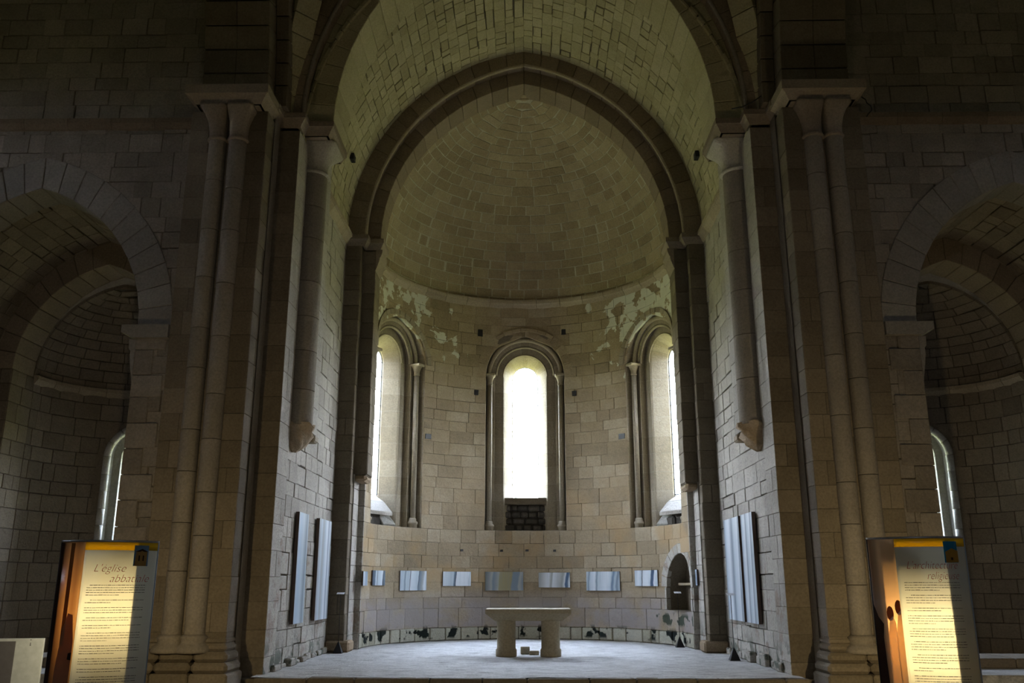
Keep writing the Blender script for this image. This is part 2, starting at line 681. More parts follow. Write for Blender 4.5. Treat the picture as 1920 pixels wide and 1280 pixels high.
def plane_x(X, sgn):
    return lambda u, v: ((X, u, v), (sgn, 0, 0))


def cyl(R, yc, cx=0.0):
    return lambda u, v: ((cx + R * sin(u), yc + R * cos(u), v), (-sin(u), -cos(u), 0))


def one(v):
    return 1.0


def rect_op(u0, u1, v0, v1):
    def f(v):
        return (u0, u1) if v0 <= v <= v1 else None
    f.hard = True
    return f


def arch_op(cu, hw, c, zs, z0=-9, R=None):
    w = arch_w(hw, c, zs)

    def f(z):
        if z < z0: return None
        x = w(z)
        if x is None: return None
        if R: x = asin(min(1, x / R))
        return (cu - x, cu + x)
    f.hard = False
    return f


def snap(vr, vals):
    """move the nearest course joint to each given height"""
    vr = list(vr)
    for z in vals:
        i = min(range(1, len(vr) - 1), key=lambda k: abs(vr[k] - z))
        vr[i] = z
    return sorted(vr)


def ring(parent, cx, hi, ci, ho, co, zs, y0, y1, n, mat, name='voussoir', bev=0.008, gap=0.004, seed=1, roll=None, smooth=False, keystone=False):
    """pointed or round arch of voussoirs, front at y0, back at y1"""
    rng = random.Random(seed)
    ri, ro = hi + ci, ho + co
    Ai = acos(ci / ri)
    Ao = acos(co / ro)
    lst = []
    for side in (-1, 1):
        for k in range(n):
            cn = []
            for i, j, kk in SG:     # i along, j depth, kk radial
                t = (k + i) / n
                if i == 0: t += gap / (ri * Ai)
                else: t -= gap / (ri * Ai)
                if kk: a = Ao * t; x = ro * cos(a) - co; z = ro * sin(a)
                else: a = Ai * t; x = ri * cos(a) - ci; z = ri * sin(a)
                cn.append((cx + side * x, y1 if j else y0 - 0.0, zs + z))
            pr = rng.uniform(-.004, .004)
            cn = np.array(cn)
            cn[[0, 1, 4, 5], 1] += pr
            lst.append((bevbox(cn, bev), rng.random()))
    pieces(parent, name, lst, mat, 300)


def abacus_prof(h, out, th=0.5):
    """moulded cap: fillet over cavetto. (out, up) from 0..h"""
    return [(-.05, 0), (0, 0), (out * .12, h * .08), (out * .45, h * .32), (out * .85, h * .55), (out, h * .58), (out, h), (-.05, h)]


def moulding(parent, name, pts, prof, mat, closed=False):
    """prof (out,up) swept round a plan polyline pts [(x,y)], mitred; z in prof"""
    pts = [Vector((p[0], p[1])) for p in pts]
    m = []
    for i, p in enumerate(pts):
        d0 = (p - pts[i - 1]).normalized() if i > 0 else None
        d1 = (pts[i + 1] - p).normalized() if i < len(pts) - 1 else None
        if d0 is None: d0 = d1
        if d1 is None: d1 = d0
        n0 = Vector((d0.y, -d0.x)); n1 = Vector((d1.y, -d1.x))
        nn = (n0 + n1)
        nn = nn / max(0.3, nn.length_squared / 2) if nn.length > 1e-6 else n0
        m.append(nn)
    path = [(p.x, p.y, 0) for p in pts]
    vs, fs = sweep(prof, path, [(q.x, q.y, 0) for q in m])
    return mesh_obj(name, vs, fs, mat, parent, False, random.random())


def capital(parent, name, cx, cy, z0, z1, r, hx, hy, mat, ox=0, oy=0, n=28):
    """bell from a round necking to a square top"""
    vs = []
    st = [(0, 0.0, 1.10), (.05, 0.0, 1.22), (.10, 0.0, 1.12), (.16, .02, 1.02), (.4, .10, 1.02), (.6, .28, 1.0), (.8, .62, 1.0), (.93, .93, 1.0), (1.0, 1.0, 1.0)]
    for t, q, k in st:
        for i in range(n):
            a = 2 * pi * i / n
            c, s = cos(a), sin(a)
            x0, y0 = r * k * c, r * k * s
            mm = max(abs(c), abs(s))
            x1, y1 = hx * c / mm + ox, hy * s / mm + oy
            vs.append((cx + x0 * (1 - q) + x1 * q, cy + y0 * (1 - q) + y1 * q, z0 + (z1 - z0) * t))
    fs = []
    for j in range(len(st) - 1):
        for i in range(n):
            fs.append((j * n + i, j * n + (i + 1) % n, (j + 1) * n + (i + 1) % n, (j + 1) * n + i))
    fs.append(tuple(range(n))[::-1]); fs.append(tuple((len(st) - 1) * n + i for i in range(n)))
    o = mesh_obj(name, vs, fs, mat, parent, True, random.random())
    return o


def drums(parent, cx, cy, r, z0, z1, h, mat, seed, name='shaft_drum', n=24):
    rng = random.Random(seed)
    zz = rows(z0, z1, h, rng, 0.25)
    for a, b in zip(zz, zz[1:]):
        g = 0.004
        dr = rng.uniform(-.002, .003)
        vs, fs = lathe([(r + dr - .006, a + g), (r + dr, a + g + .006), (r + dr, b - g - .006), (r + dr - .006, b - g)], n, cx, cy)
        o = mesh_obj(name, vs, fs, mat, parent, False, rng.random())
        o.data.polygons.foreach_set('use_smooth', [n <= i < 2 * n for i in range(len(o.data.polygons))])
        for e_ in o.data.edges:
            za_, zb_ = (o.data.vertices[q].co.z for q in e_.vertices)
            if abs(za_ - zb_) < 1e-5: e_.use_edge_sharp = True


# ================================================================== THE CHOIR: apse wall, dome, windows
RA, YA = 3.9, 21.75
ZC = 9.55
SPR = 7.42
WANG = radians(63.5)
rng0 = random.Random(5)
wall_apse = structure('wall_apse', 'curved limestone apse wall pierced by three tall round-headed windows', (0, YA + RA, 0))


def win_op(a):
    w = arch_w(1.15, 0, SPR)

    def f(z):
        if z < 2.9: return None
        x = w(z)
        if x is None: return None
        x = asin(x / RA)
        return (a - x, a + x)
    f.hard = False
    return f


vr = rows(0.0, ZC, 0.335, rng0, .2)
vr = snap(vr, [0.33, 0.83, 2.195, 2.9])
holes = [(-19.9, 8.63, .15, .2), (17.2, 8.67, .13, .17), (-21.4, 6.82, .13, .15), (21.5, 6.78, .13, .15), (-44.0, 5.41, .22, .15), (43.6, 5.40, .22, .15),
         (-27, 2.35, .09, .06), (-10, 2.35, .09, .06), (0.5, 2.36, .09, .06), (12, 2.35, .09, .06)]
hole_ops = []
for a, z, ww, hh in holes:
    vr2 = [q for q in vr]
    # put course joints at the top and bottom of the hole row
    k = max(i for i in range(len(vr) - 1) if vr[i] <= z)
    zb = vr[k]
    hole_ops.append((radians(a), z, ww, hh))
NICHE_A = radians(77)
niche = arch_op(NICHE_A, 0.76, 0.05, 1.38, 0.83, R=RA)
niche.wide = True


def fine_rows(vr, hs):
    vr = list(vr)
    for a, z, ww, hh in hs:
        for q in (z - hh / 2, z + hh / 2):
            if min(abs(q - x) for x in vr) > 0.045:
                vr.append(q)
            else:
                i = min(range(len(vr)), key=lambda k: abs(vr[k] - q))
    return sorted(vr)


def hole_op(a, z, ww, hh, R):
    da = ww / 2 / R

    def f(v):
        return (a - da, a + da) if z - hh / 2 <= v <= z + hh / 2 else None
    f.hard = True
    return f


# courses are broken only where a hole is: holes are black boxes set on the wall face
masonry(wall_apse, cyl(RA, YA), vr[1:], (-pi / 2 - .0, pi / 2 + .0), lambda v: RA,
        [win_op(-WANG), win_op(0), win_op(WANG), niche], M['apse'], M['midjoint'], 11, L=(0.38, 0.85), joint=0.010,
        proud=(0, .01), bev=.004, jd=.012, irr=True)
masonry(wall_apse, cyl(RA, YA), vr[:2], (-pi / 2, pi / 2), lambda v: RA, [], M['base'], M['joint'], 12, L=(.3, .6), joint=.014, proud=(0.0, .025), bev=.02, jd=.03, name='base_block', slop=.006)
# straight strips between the apse curve and the inner arch pier
for sgn in (-1, 1):
    masonry(wall_apse, plane_x(sgn * 4.03, -sgn), vr, (21.05, 21.74), one, [], M['chancel'], M['midjoint'], 13 + sgn, L=(.3, .6), joint=.008, name='quoin_block')
    a_, b_ = sorted((sgn * 4.06, sgn * 3.885))
    masonry(wall_apse, plane_y(21.72), vr, (a_, b_), one, [], M['chancel'], M['joint'], 15 + sgn, L=(.3, .6), joint=.012, name='quoin_block', irr=True)
# putlog holes: black blocks on the wall face, hole shade put into the colour
for a, z, ww, hh in hole_ops:
    O = np.array([(RA - .012) * sin(a), YA + (RA - .012) * cos(a), z])
    ex = np.array([cos(a), -sin(a), 0]); ey = np.array([sin(a), cos(a), 0]); ez = np.array([0, 0, 1.])
    vs = []
    r_ = random.Random(int(z * 100))
    for d in (-.018, .16):
        for x_, z_ in ((-1, -1), (1, -1), (1, 1), (-1, 1)):
            vs.append(O + ex * x_ * ww / 2 * r_.uniform(.85, 1.1) + ez * z_ * hh / 2 * r_.uniform(.85, 1.1) + ey * d)
    # closed black front and sides stand in for the dark of a socket
    fs = [(0, 1, 5, 4), (1, 2, 6, 5), (2, 3, 7, 6), (3, 0, 4, 7), (0, 3, 2, 1)]
    mesh_obj('putlog_shade_block', vs, fs, M['black'], wall_apse, False, 0.5)

# niche (aumbry) lining
aumbry = MB()
w_ = arch_w(0.76, .05, 1.38)
pts = [(-.76, .83)] + [(-w_(z), z) for z in np.linspace(1.38, w_.apex - .004, 12)] + [(0, w_.apex)] + [(w_(z), z) for z in np.linspace(w_.apex - .004, 1.38, 12)] + [(.76, .83)]
O = np.array([0, YA, 0.])
exN = np.array([cos(NICHE_A), -sin(NICHE_A), 0]); eyN = np.array([sin(NICHE_A), cos(NICHE_A), 0])
vs = []
for x_, z_ in pts:
    vs.append(O + eyN * sqrt(RA * RA - x_ * x_) + exN * x_ + np.array([0, 0, z_]))
for x_, z_ in pts:
    vs.append(O + eyN * (RA + .42) + exN * x_ * .96 + np.array([0, 0, z_ * 1.0 if z_ > 1 else z_]))
n_ = len(pts)
fs = [(i, (i + 1) % n_, n_ + (i + 1) % n_, n_ + i) for i in range(n_)] + [tuple(range(n_, 2 * n_))]
aumbry.add(vs, fs, .45)
aumbry.build('aumbry_lining', M['pier'], wall_apse)
for k in range(11):
    a0, a1 = pi * k / 11 + .006, pi * (k + 1) / 11 - .006
    cn = []
    for i, j, kk in SG:
        a = a1 if i else a0
        r = 1.0 if kk else .755
        x_ = -r * cos(a); z_ = 1.38 + (r + .055) * sin(a)
        cn.append(O + exN * x_ + eyN * (sqrt(RA * RA - min(x_ * x_, 1.0)) + (.10 if j else -.012)) + np.array([0, 0, z_]))
    mesh_obj('niche_voussoir', bevbox(cn, .008), BF, M['chancel'], wall_apse, False, random.random())
for s_ in (-1, 1):
    for k in range(2):
        cn = [O + exN * (s_ * (.755 + (.2 if i else 0))) + eyN * (sqrt(RA * RA - .8) + (.12 if j else .0)) + np.array([0, 0, .835 + .27 * (k + kk) + (.004 if kk == 0 else -.004)]) for i, j, kk in SG]
        mesh_obj('niche_jamb_stone', bevbox(cn, .008), BF, M['chancel'], wall_apse, False, random.random())
# stone shelf and sill inside the aumbry
cn = [O + eyN * (RA + (.40 if j else .20)) + exN * (.70 if i else -.70) + np.array([0, 0, 1.42 + (.06 if k else 0)]) for i, j, k in SG]
mesh_obj('aumbry_shelf', bevbox(cn, .01), BF, M['apse'], wall_apse, False, .7)

# ---- dome
ceil_apse = structure('ceiling_apse', 'half dome of coursed limestone over the apse', (0, YA, ZC))
DC = 0.94
DR = RA + DC
dapx = sqrt(DR * DR - DC * DC)


def dome(u, v):     # v arc length from springing
    a = v / DR
    r = DR * cos(a) - DC
    z = DR * sin(a)
    nr = np.array([-sin(u) * cos(a), -cos(u) * cos(a), -sin(a)])
    return ((r * sin(u), YA + r * cos(u), ZC + z), nr)


amax = acos(DC / DR)
vd = rows(0, amax * DR - .004, .27, rng0, .15)
masonry(ceil_apse, dome, vd, (-pi / 2, pi / 2), lambda v: max(.15, DR * cos(v / DR) - DC), [], M['dome'], M['dome_mortar'], 21, L=(.35, .72), joint=.02, proud=(-.002, .008), bev=.003, jd=.002, du=.3)

vs, fs = lathe([(.02, dapx - .05), (.16, dapx - .045), (.19, dapx + .02), (.16, dapx + .1)], 10, 0, YA)
mesh_obj('keystone', [(x, y, z + ZC) for x, y, z in vs], fs, M['dome'], ceil_apse, False, .6)
# ---- dome springing cornice
prof = [(-.04, 0), (0, 0), (.03, .03), (.07, .10), (.12, .14), (.13, .20), (.13, .25), (-.04, .25)]
nseg = 17
trim_c = structure('trim_1', 'moulded string course at the foot of the apse dome', (0, YA + RA, ZC))
for k in range(nseg):
    a0 = -pi / 2 + pi * k / nseg + .002
    a1 = -pi / 2 + pi * (k + 1) / nseg - .002
    path = []; nr = []
    for q in range(4):
        a = a0 + (a1 - a0) * q / 3
        path.append((RA * sin(a), YA + RA * cos(a), ZC - .12)); nr.append((-sin(a), -cos(a), 0))
    vs, fs = sweep(prof, path, nr)
    mesh_obj('cornice_block', vs, fs, M['cornice'], trim_c, False, random.random())

# ---- windows
GLY = 0.72


def window(idx, ang, label, zg0, kind):
    e = structure('window_%d' % idx, label, (RA * sin(ang), YA + RA * cos(ang), 2.9))
    O = np.array([RA * sin(ang), YA + RA * cos(ang), 0.])
    ex = np.array([cos(ang), -sin(ang), 0]); ey = np.array([sin(ang), cos(ang), 0])

    def W(x, y, z): return O + ex * x + ey * y + np.array([0, 0, z])

    def yc(x): return sqrt(RA * RA - x * x) - RA
    stn = [(1.15, None), (1.15, .13), (.90, .13), (.90, .30), (.64, .30), (.61, .34), (.39, GLY), (.39, GLY + .1)]
    rngw = random.Random(idx * 7)

    def outline(t, w):      # t in metres-like param: list of perimeter samples
        s, q = t
        if s == 'L': return (-w, q)
        if s == 'R': return (w, q)
        return (-w * cos(q), SPR + w * sin(q))

    def loft(samples, off, tint, name, mat):
        vs = []
        for t in samples:
            for i, (w, y) in enumerate(stn):
                x, z = outline(t, w + off)
                yy = yc(min(x, 1.3)) + off if y is None else y + (off if 0 < i < 7 else 0)
                vs.append(W(x, yy, z))
        m = len(stn)
        fs = [(a * m + b, a * m + b + 1, (a + 1) * m + b + 1, (a + 1) * m + b) for a in range(len(samples) - 1) for b in range(m - 1)]
        mesh_obj(name, vs, fs, mat, e, False, tint)
    # backing
    samp = [('L', 2.85), ('L', SPR)] + [('A', a) for a in np.linspace(0, pi, 25)[1:-1]] + [('R', SPR), ('R', 2.85)]
    loft(samp, .012, .5, 'reveal_bed', M['mortar'])
    zz = rows(2.88, SPR, .47, rngw, .12)
    for a, b in zip(zz, zz[1:]):
        loft([('L', a + .003), ('L', b - .003)], 0, rngw.random(), 'jamb_stone', M['window'])
        loft([('R', a + .003), ('R', b - .003)], 0, rngw.random(), 'jamb_stone', M['window'])
    na = 11
    for k in range(na):
        a0, a1 = pi * k / na + .004, pi * (k + 1) / na - .004
        loft([('A', a) for a in np.linspace(a0, a1, 4)], 0, rngw.random(), 'arch_stone', M['window'])
    # outer voussoir band, slightly proud of the wall
    def band(r0, r1, p0, p1, a_from, a_to, n, name, mat, y_extra=0):
        for k in range(n):
            a0 = a_from + (a_to - a_from) * k / n + .004
            a1 = a_from + (a_to - a_from) * (k + 1) / n - .004
            cn = []
            for i, j, kk in SG:
                a = a1 if i else a0
                r = r1 if kk else r0
                x = -r * cos(a)
                cn.append(W(x, yc(x) - (p1 if j else p0), SPR + r * sin(a)))
            mesh_obj(name, bevbox(cn, .008), BF, mat, e, False, rngw.random())
    band(1.15, 1.42, -.05, .008, 0, pi, 14, 'voussoir', M['apse'])
    if kind == 'side':
        band(1.19, 1.33, -.02, .055, 0, pi, 16, 'hood_stone', M['window'])
    else:
        band(1.30, 1.41, -.02, .06, radians(52), radians(128), 7, 'hood_stone', M['apse'])
    # rolls round the arch over the nook shafts
    for rr, yy, rad in ((1.06, .085, .062), (.86, .16, .035), (.66, .30, .022)):
        p = [W(-rr * cos(a), yy, SPR + rr * sin(a)) for a in np.linspace(0, pi, 33)]
        vs, fs = tube(p, rad, 10)
        mesh_obj('arch_roll', vs, fs, M['window'], e, True, .6)
    # nook shafts with capital and base
    for s in (-1, 1):
        p = W(s * 1.04, .03, 0)
        vs, fs = lathe([(.125, 2.9), (.125, 3.0), (.14, 3.01), (.14, 3.06), (.10, 3.10), (.105, 3.14), (.085, 3.17)], 18, p[0], p[1])
        mesh_obj('shaft_base', vs, fs, M['window'], e, True, .5)
        vs, fs = lathe([(.075, 3.17), (.075, 7.12)], 16, p[0], p[1])
        mesh_obj('nook_shaft', vs, fs, M['window'], e, True, .45)
        vs, fs = lathe([(.078, 7.10), (.095, 7.12), (.078, 7.15), (.085, 7.22), (.13, 7.33), (.15, 7.36), (.15, 7.42)], 18, p[0], p[1])
        mesh_obj('shaft_capital', vs, fs, M['window'], e, True, .6)
        cn = [W(s * (.88 + (.30 if i else 0)), (.16 if j else yc(1.1) + .0), 7.36 + (.07 if k else 0)) for i, j, k in SG]
        mesh_obj('impost', bevbox(cn, .012), BF, M['window'], e, False, .6)
    # sill
    if kind == 'centre':
        cn = [W(.62 if i else -.62, (.85 if j else .36), (3.86 if k else 3.66)) for i, j, k in SG]
        mesh_obj('sill_stone', bevbox(cn, .02), BF, M['pier'], e, False, .4)
        lst = []
        z = 2.9
        for rr_ in range(4):
            h = .19
            x = -.62
            while x < .6:
                ww = rngw.uniform(.18, .42)
                x1 = min(.62, x + ww)
                d = rngw.uniform(.38, .44)
                lst.append((bevbox([W(x1 - .012 if i else x + .012, (.7 if j else d + rngw.uniform(-.03, .03)), (z + h - .012 if k else z + .01)) for i, j, k in SG], .035), rngw.random()))
                x = x1
            z += h
        pieces(e, 'rubble_stone', lst, M['rubble'])
        # fill behind
        cn = [W(.63 if i else -.63, (.85 if j else .52), (3.7 if k else 2.85)) for i, j, k in SG]
        mesh_obj('rubble_core', bevbox(cn, .01), BF, M['rubble'], e, False, .1)
        cn = [W(1.2 if i else -1.2, (1.3 if j else -.02), (2.905 if k else 2.75)) for i, j, k in SG]
    else:
        # sloping sill slabs
        for k, (ya, za, yb, zb) in enumerate(((.38, 3.30, .58, 3.58), (.585, 3.585, .86, 3.80))):
            cn = []
            for i, j, kk in SG:
                x = .63 if i else -.63
                y_, z_ = (yb, zb) if j else (ya, za)
                cn.append(W(x, y_, z_ if kk else z_ - .10))
            mesh_obj('sill_stone', bevbox(cn, .012), BF, M['chancel'], e, False, .9)
        cn = [W(.63 if i else -.63, (.85 if j else .56), (3.50 if k else 2.85)) for i, j, k in SG]
        mesh_obj('rubble_core', bevbox(cn, .01), BF, M['rubble'], e, False, .2)
        cn = [W(-.1 if i else -.63, (.7 if j else .46), (3.18 if k else 2.9)) for i, j, k in SG]
        mesh_obj('rubble_stone', bevbox(cn, .05), BF, M['rubble'], e, False, .5)
        s = 1 if ang < 0 else -1
        # slab leaning against the sill
        q4 = {(0, 0): (.20, .66, 3.36), (1, 0): (.40, .45, 3.33), (0, 1): (.32, .47, 2.985), (1, 1): (.60, .27, 2.99)}
        cn = []
        for i, j, kk in SG:
            x_, y_, z_ = q4[(i, kk)]
            cn.append(W(s * (x_ + (.05 if j else 0)), y_ + (.05 if j else 0), z_ - (.07 if j else 0)))
        sl = mesh_obj('stone_slab', bevbox(cn, .012), BF, M['slab'], None, False, .95)
        tag(sl, 'loose pale slab leaning against the sill of the %s apse window' % ('left' if ang < 0 else 'right'), 'slab')
    # flat shelf at the foot of the recess
    cn = [W(1.17 if i else -1.17, (.75 if j else yc(1.1) * (1 if abs(1) else 0) - .0), (2.91 if k else 2.78)) for i, j, k in SG]
    # follow the curve: build shelf as a fan strip
    vs = []
    xs = np.linspace(-1.17, 1.17, 13)
    for z_ in (2.78, 2.905):
        for x in xs: vs.append(W(x, yc(x) + .004, z_))
        for x in xs: vs.append(W(x, .70, z_))
    n = len(xs)
    fs = []
    for b in (0, 2 * n):
        for i in range(n - 1): fs.append((b + i, b + i + 1, b + n + i + 1, b + n + i))
    for i in range(n - 1): fs.append((i, i + 1, 2 * n + i + 1, 2 * n + i))
    mesh_obj('sill_shelf', vs, fs, M['window'], e, False, .5)
    # panes between saddle bars
    npn = 9
    zt = SPR + .40
    zs_ = np.linspace(zg0, SPR, npn + 1)
    for k in range(npn):
        a, b = zs_[k] + .008, zs_[k + 1] - .008
        cn = [W(.385 if i else -.385, GLY + .05 + (.006 if j else 0), (b if kk else a)) for i, j, kk in SG]
        mesh_obj('pane', bevbox(cn, .001), BF, M['glass'], e, False, .5)
    vs = []
    hp = [(-.385 * cos(a), SPR + .008 + .385 * sin(a)) for a in np.linspace(0, pi, 17)]
    for d in (0, .006):
        for x, z in hp: vs.append(W(x, GLY + .05 + d, z))
    m_ = len(hp)
    mesh_obj('pane', vs, [tuple(range(m_)), tuple(range(m_, 2 * m_))[::-1]] + [(i, (i + 1) % m_, m_ + (i + 1) % m_, m_ + i) for i in range(m_)], M['glass'], e, False, .5)
    for k in range(1, npn + 1):
        vs, fs = tube([W(-.4, GLY + .035, zs_[k]), W(.4, GLY + .035, zs_[k])], .009, 6)
        mesh_obj('saddle_bar', vs, fs, M['iron'], e, False, .5)
    fr = [W(-.385, GLY + .05, zg0)] + [W(-.385 * cos(a), GLY + .05, SPR + .385 * sin(a)) for a in np.linspace(0, pi, 17)] + [W(.385, GLY + .05, zg0), W(-.385, GLY + .05, zg0)]
    vs, fs = tube(fr, .016, 6)
    mesh_obj('glazing_frame', vs, fs, M['lead'], e, False, .5)
    c = W(0, GLY + .12, (zg0 + zt) / 2)
    portal(c, -ey, .80, zt - zg0)


window(1, -WANG, 'tall left apse window half hidden by the pier, its sill sloping', 3.76, 'side')
window(2, 0, 'central apse window, brightest, straight above the altar', 3.88, 'centre')
window(3, WANG, 'tall right apse window among pale plaster smears', 3.76, 'side')

# ================================================================== exterior shell of the choir (keeps daylight to the windows)
ext = structure('wall_exterior', 'outer face of the choir and chapel walls')


def hull(cx, R, yc, y0, ztop, wins, zb=-.4):
    b = MB()
    da = radians(2)
    ops = []
    zs = [zb] + sorted(set([q for wn in wins for q in (wn[2], wn[3])])) + [ztop]
    for k in range(len(zs) - 1):
        za, z2 = zs[k], zs[k + 1]
        if z2 - za < 1e-4: continue
        cuts = [-pi / 2]
        for a, hw, z0, z1 in sorted(wins):
            if z0 <= (za + z2) / 2 <= z1:
                cuts += [a - asin(hw / R), a + asin(hw / R)]
        cuts.append(pi / 2)
        for i in range(0, len(cuts), 2):
            n = max(2, int((cuts[i + 1] - cuts[i]) / .12))
            an = np.linspace(cuts[i], cuts[i + 1], n + 1)
            vs = [(cx + R * sin(a), yc + R * cos(a), za) for a in an] + [(cx + R * sin(a), yc + R * cos(a), z2) for a in an]
            b.add(vs, [(q, q + 1, n + 2 + q, n + 1 + q) for q in range(n)], .5)
    an = np.linspace(-pi / 2, pi / 2, 40)
    vs = [(cx + R * sin(a), yc + R * cos(a), ztop) for a in an] + [(cx + R, y0, ztop), (cx - R, y0, ztop), (cx + R, y0, zb), (cx - R, y0, zb)]
    b.add(vs, [tuple(range(40)) + (40, 41), (39, 40, 42), (0, 41, 43)], .5)
    b.add([(cx - R, y0, zb), (cx - R, yc, zb), (cx - R, yc, ztop), (cx - R, y0, ztop)], [(0, 1, 2, 3)], .5)
    b.add([(cx + R, y0, zb), (cx + R, yc, zb), (cx + R, yc, ztop), (cx + R, y0, ztop)], [(0, 1, 2, 3)], .5)
    b.build('outer_wall', M['nave'], ext)


RH = RA + GLY + .11
hull(0, RH, YA, 15.9, 16.6, [(a, .42, 3.6 if a == 0 else 3.4, SPR + .42) for a in (-WANG, 0, WANG)])

# ================================================================== chancel: side walls, vault, apse arch
CW = 4.45
VS_Z, VC = 9.85, 0.81
VR = 4.42 + VC
vaw = arch_w(4.42, VC, VS_Z)
rc = rows(0, VS_Z, .34, rng0, .22)
for sgn, nm in ((-1, 'left'), (1, 'right')):
    e = structure('wall_chancel_' + nm, '%s side wall of the chancel in pale rough ashlar' % nm, (sgn * CW, 18, 0))
    masonry(e, plane_x(sgn * CW, -sgn), rc, (15.9, 20.85), one, [], M['chancel'], M['joint'], 31 + sgn, L=(.28, .72), joint=.018, proud=(0, .02), bev=.007, jd=.035, slop=.004, irr=True)
    # string course under the vault springing
    for k, (ya, yb) in enumerate(((17.3, 18.0), (18.0, 18.7), (18.7, 19.4), (19.4, 20.1), (20.1, 20.75))):
        pr = [(-.04, 0), (0, 0), (.05, .04), (.13, .16), (.17, .18), (.17, .26), (-.04, .26)]
        vs, fs = sweep(pr, [(sgn * CW, ya + .003, 9.60), (sgn * CW, yb - .003, 9.60)], [(-sgn, 0, 0)] * 2)
        mesh_obj('cornice_block', vs, fs, M['cornice'], e, False, random.random())
    # black block high on the haunch, a socket's shade painted as colour
    a = .30
    x = sgn * (VR * cos(a) - VC - .0)
    boxo('putlog_shade_block', min(x, x - sgn * .10), max(x, x - sgn * .10) + 0, 19.42, 19.66, VS_Z + VR * sin(a) - .10, VS_Z + VR * sin(a) + .06, M['black'], e)

ceil_ch = structure('ceiling_chancel', 'pointed barrel vault over the chancel, its joints open and dark', (0, 18, 14))
VA = acos(VC / VR)
allst = []
for sgn in (-1, 1):
    def barrel(u, v, sgn=sgn):
        a = v / VR
        return ((sgn * (VR * cos(a) - VC), u, VS_Z + VR * sin(a)), (-sgn * cos(a), 0, -sin(a)))
    vb_ = rows(0, VA * VR, .25, rng0, .12)
    masonry(ceil_ch, barrel, vb_, (16.0, 20.9), one, [], M['vault'], M['joint'], 41 + sgn, L=(.22, .5), joint=.024, proud=(0, .012), bev=.004, jd=.04, cap=150, slop=.004, irr=True)
# the stuff halves keep their own object each

# ---- apse arch, two orders
trim_a = structure('trim_2', 'two-stepped pointed arch framing the apse', (0, 20.75, VS_Z))
ring(trim_a, 0, 3.98, .92, 4.60, .88, VS_Z, 20.72, 21.20, 15, M['voussoir'], seed=3, bev=.012)
ring(trim_a, 0, 3.64, .86, 4.10, .92, VS_Z, 21.05, 21.80, 14, M['voussoir'], seed=4, bev=.012)
# roll on the arris of the outer order
for sgn in (-1, 1):
    r_ = 3.98 + .92 - .0
    A = acos(.92 / r_)
    p = [(sgn * (r_ * cos(a) - .92), 20.78, VS_Z + r_ * sin(a)) for a in np.linspace(0.0, A, 26)]
    vs, fs = tube(p, .055, 8)
    mesh_obj('arch_roll', vs, fs, M['cornice'], trim_a, True, .9)

rp_ = rows(0, 9.6, .40, rng0, .1)
for sgn, nm in ((-1, 'left'), (1, 'right')):
    e = structure('wall_choir_pier_' + nm, '%s respond carrying the apse arch, stepped in two' % nm, (sgn * 4.2, 20.9, 0))
    a, b = sorted((sgn * CW, sgn * 4.06))
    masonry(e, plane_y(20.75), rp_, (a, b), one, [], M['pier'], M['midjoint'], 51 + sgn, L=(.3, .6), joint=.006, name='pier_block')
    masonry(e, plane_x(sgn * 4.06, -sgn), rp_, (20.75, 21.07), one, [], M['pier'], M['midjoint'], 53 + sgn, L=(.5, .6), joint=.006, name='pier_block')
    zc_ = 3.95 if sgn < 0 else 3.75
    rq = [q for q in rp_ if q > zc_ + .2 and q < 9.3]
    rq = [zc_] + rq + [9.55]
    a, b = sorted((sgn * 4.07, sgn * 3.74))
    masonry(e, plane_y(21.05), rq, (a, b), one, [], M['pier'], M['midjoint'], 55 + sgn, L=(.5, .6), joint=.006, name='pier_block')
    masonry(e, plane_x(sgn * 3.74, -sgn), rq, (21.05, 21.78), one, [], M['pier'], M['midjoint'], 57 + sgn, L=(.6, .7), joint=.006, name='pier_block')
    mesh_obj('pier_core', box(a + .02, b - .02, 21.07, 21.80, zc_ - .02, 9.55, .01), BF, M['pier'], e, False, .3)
    # broken underside of the hanging pilaster
    cn = box(a, b, 21.05, 21.78, zc_ - .16, zc_, .07)
    mesh_obj('broken_corbel', cn, BF, M['corbel'], e, False, .2)
    # capital with a hollow flare towards the opening
    x0 = sgn * 3.74
    pr = [(0, -.55), (.0, 0), (.16, 0), (.155, -.08), (.12, -.18), (.10, -.20), (.085, -.30), (.04, -.44), (.02, -.50), (0, -.54)]
    vs = []
    for y_ in (21.03, 21.80):
        for o_, u_ in pr: vs.append((x0 - sgn * o_, y_, 9.58 + u_))
    n_ = len(pr)
    fs = [(i, (i + 1) % n_, n_ + (i + 1) % n_, n_ + i) for i in range(n_)] + [tuple(range(n_)), tuple(range(n_, 2 * n_))[::-1]]
    mesh_obj('flared_capital', vs, fs, M['capital'], e, False, .8)
    # imposts
    ab = abacus_prof(.27, .10)
    pts_ = [(-CW, 20.75), (-3.98, 20.75), (-3.98, 21.05), (-3.64, 21.05), (-3.64, 21.80)]
    if sgn > 0: pts_ = [(-x, y) for x, y in pts_][::-1]
    moulding(e, 'impost', pts_, [(o, z + 9.58) for o, z in ab], M['capital'])
    # foot of the respond
    a, b = sorted((sgn * 4.45, sgn * 3.90))
    mesh_obj('plinth', box(a, b, 20.62, 21.2, 0, .24, .04), BF, M['corbel'], e, False, .15)

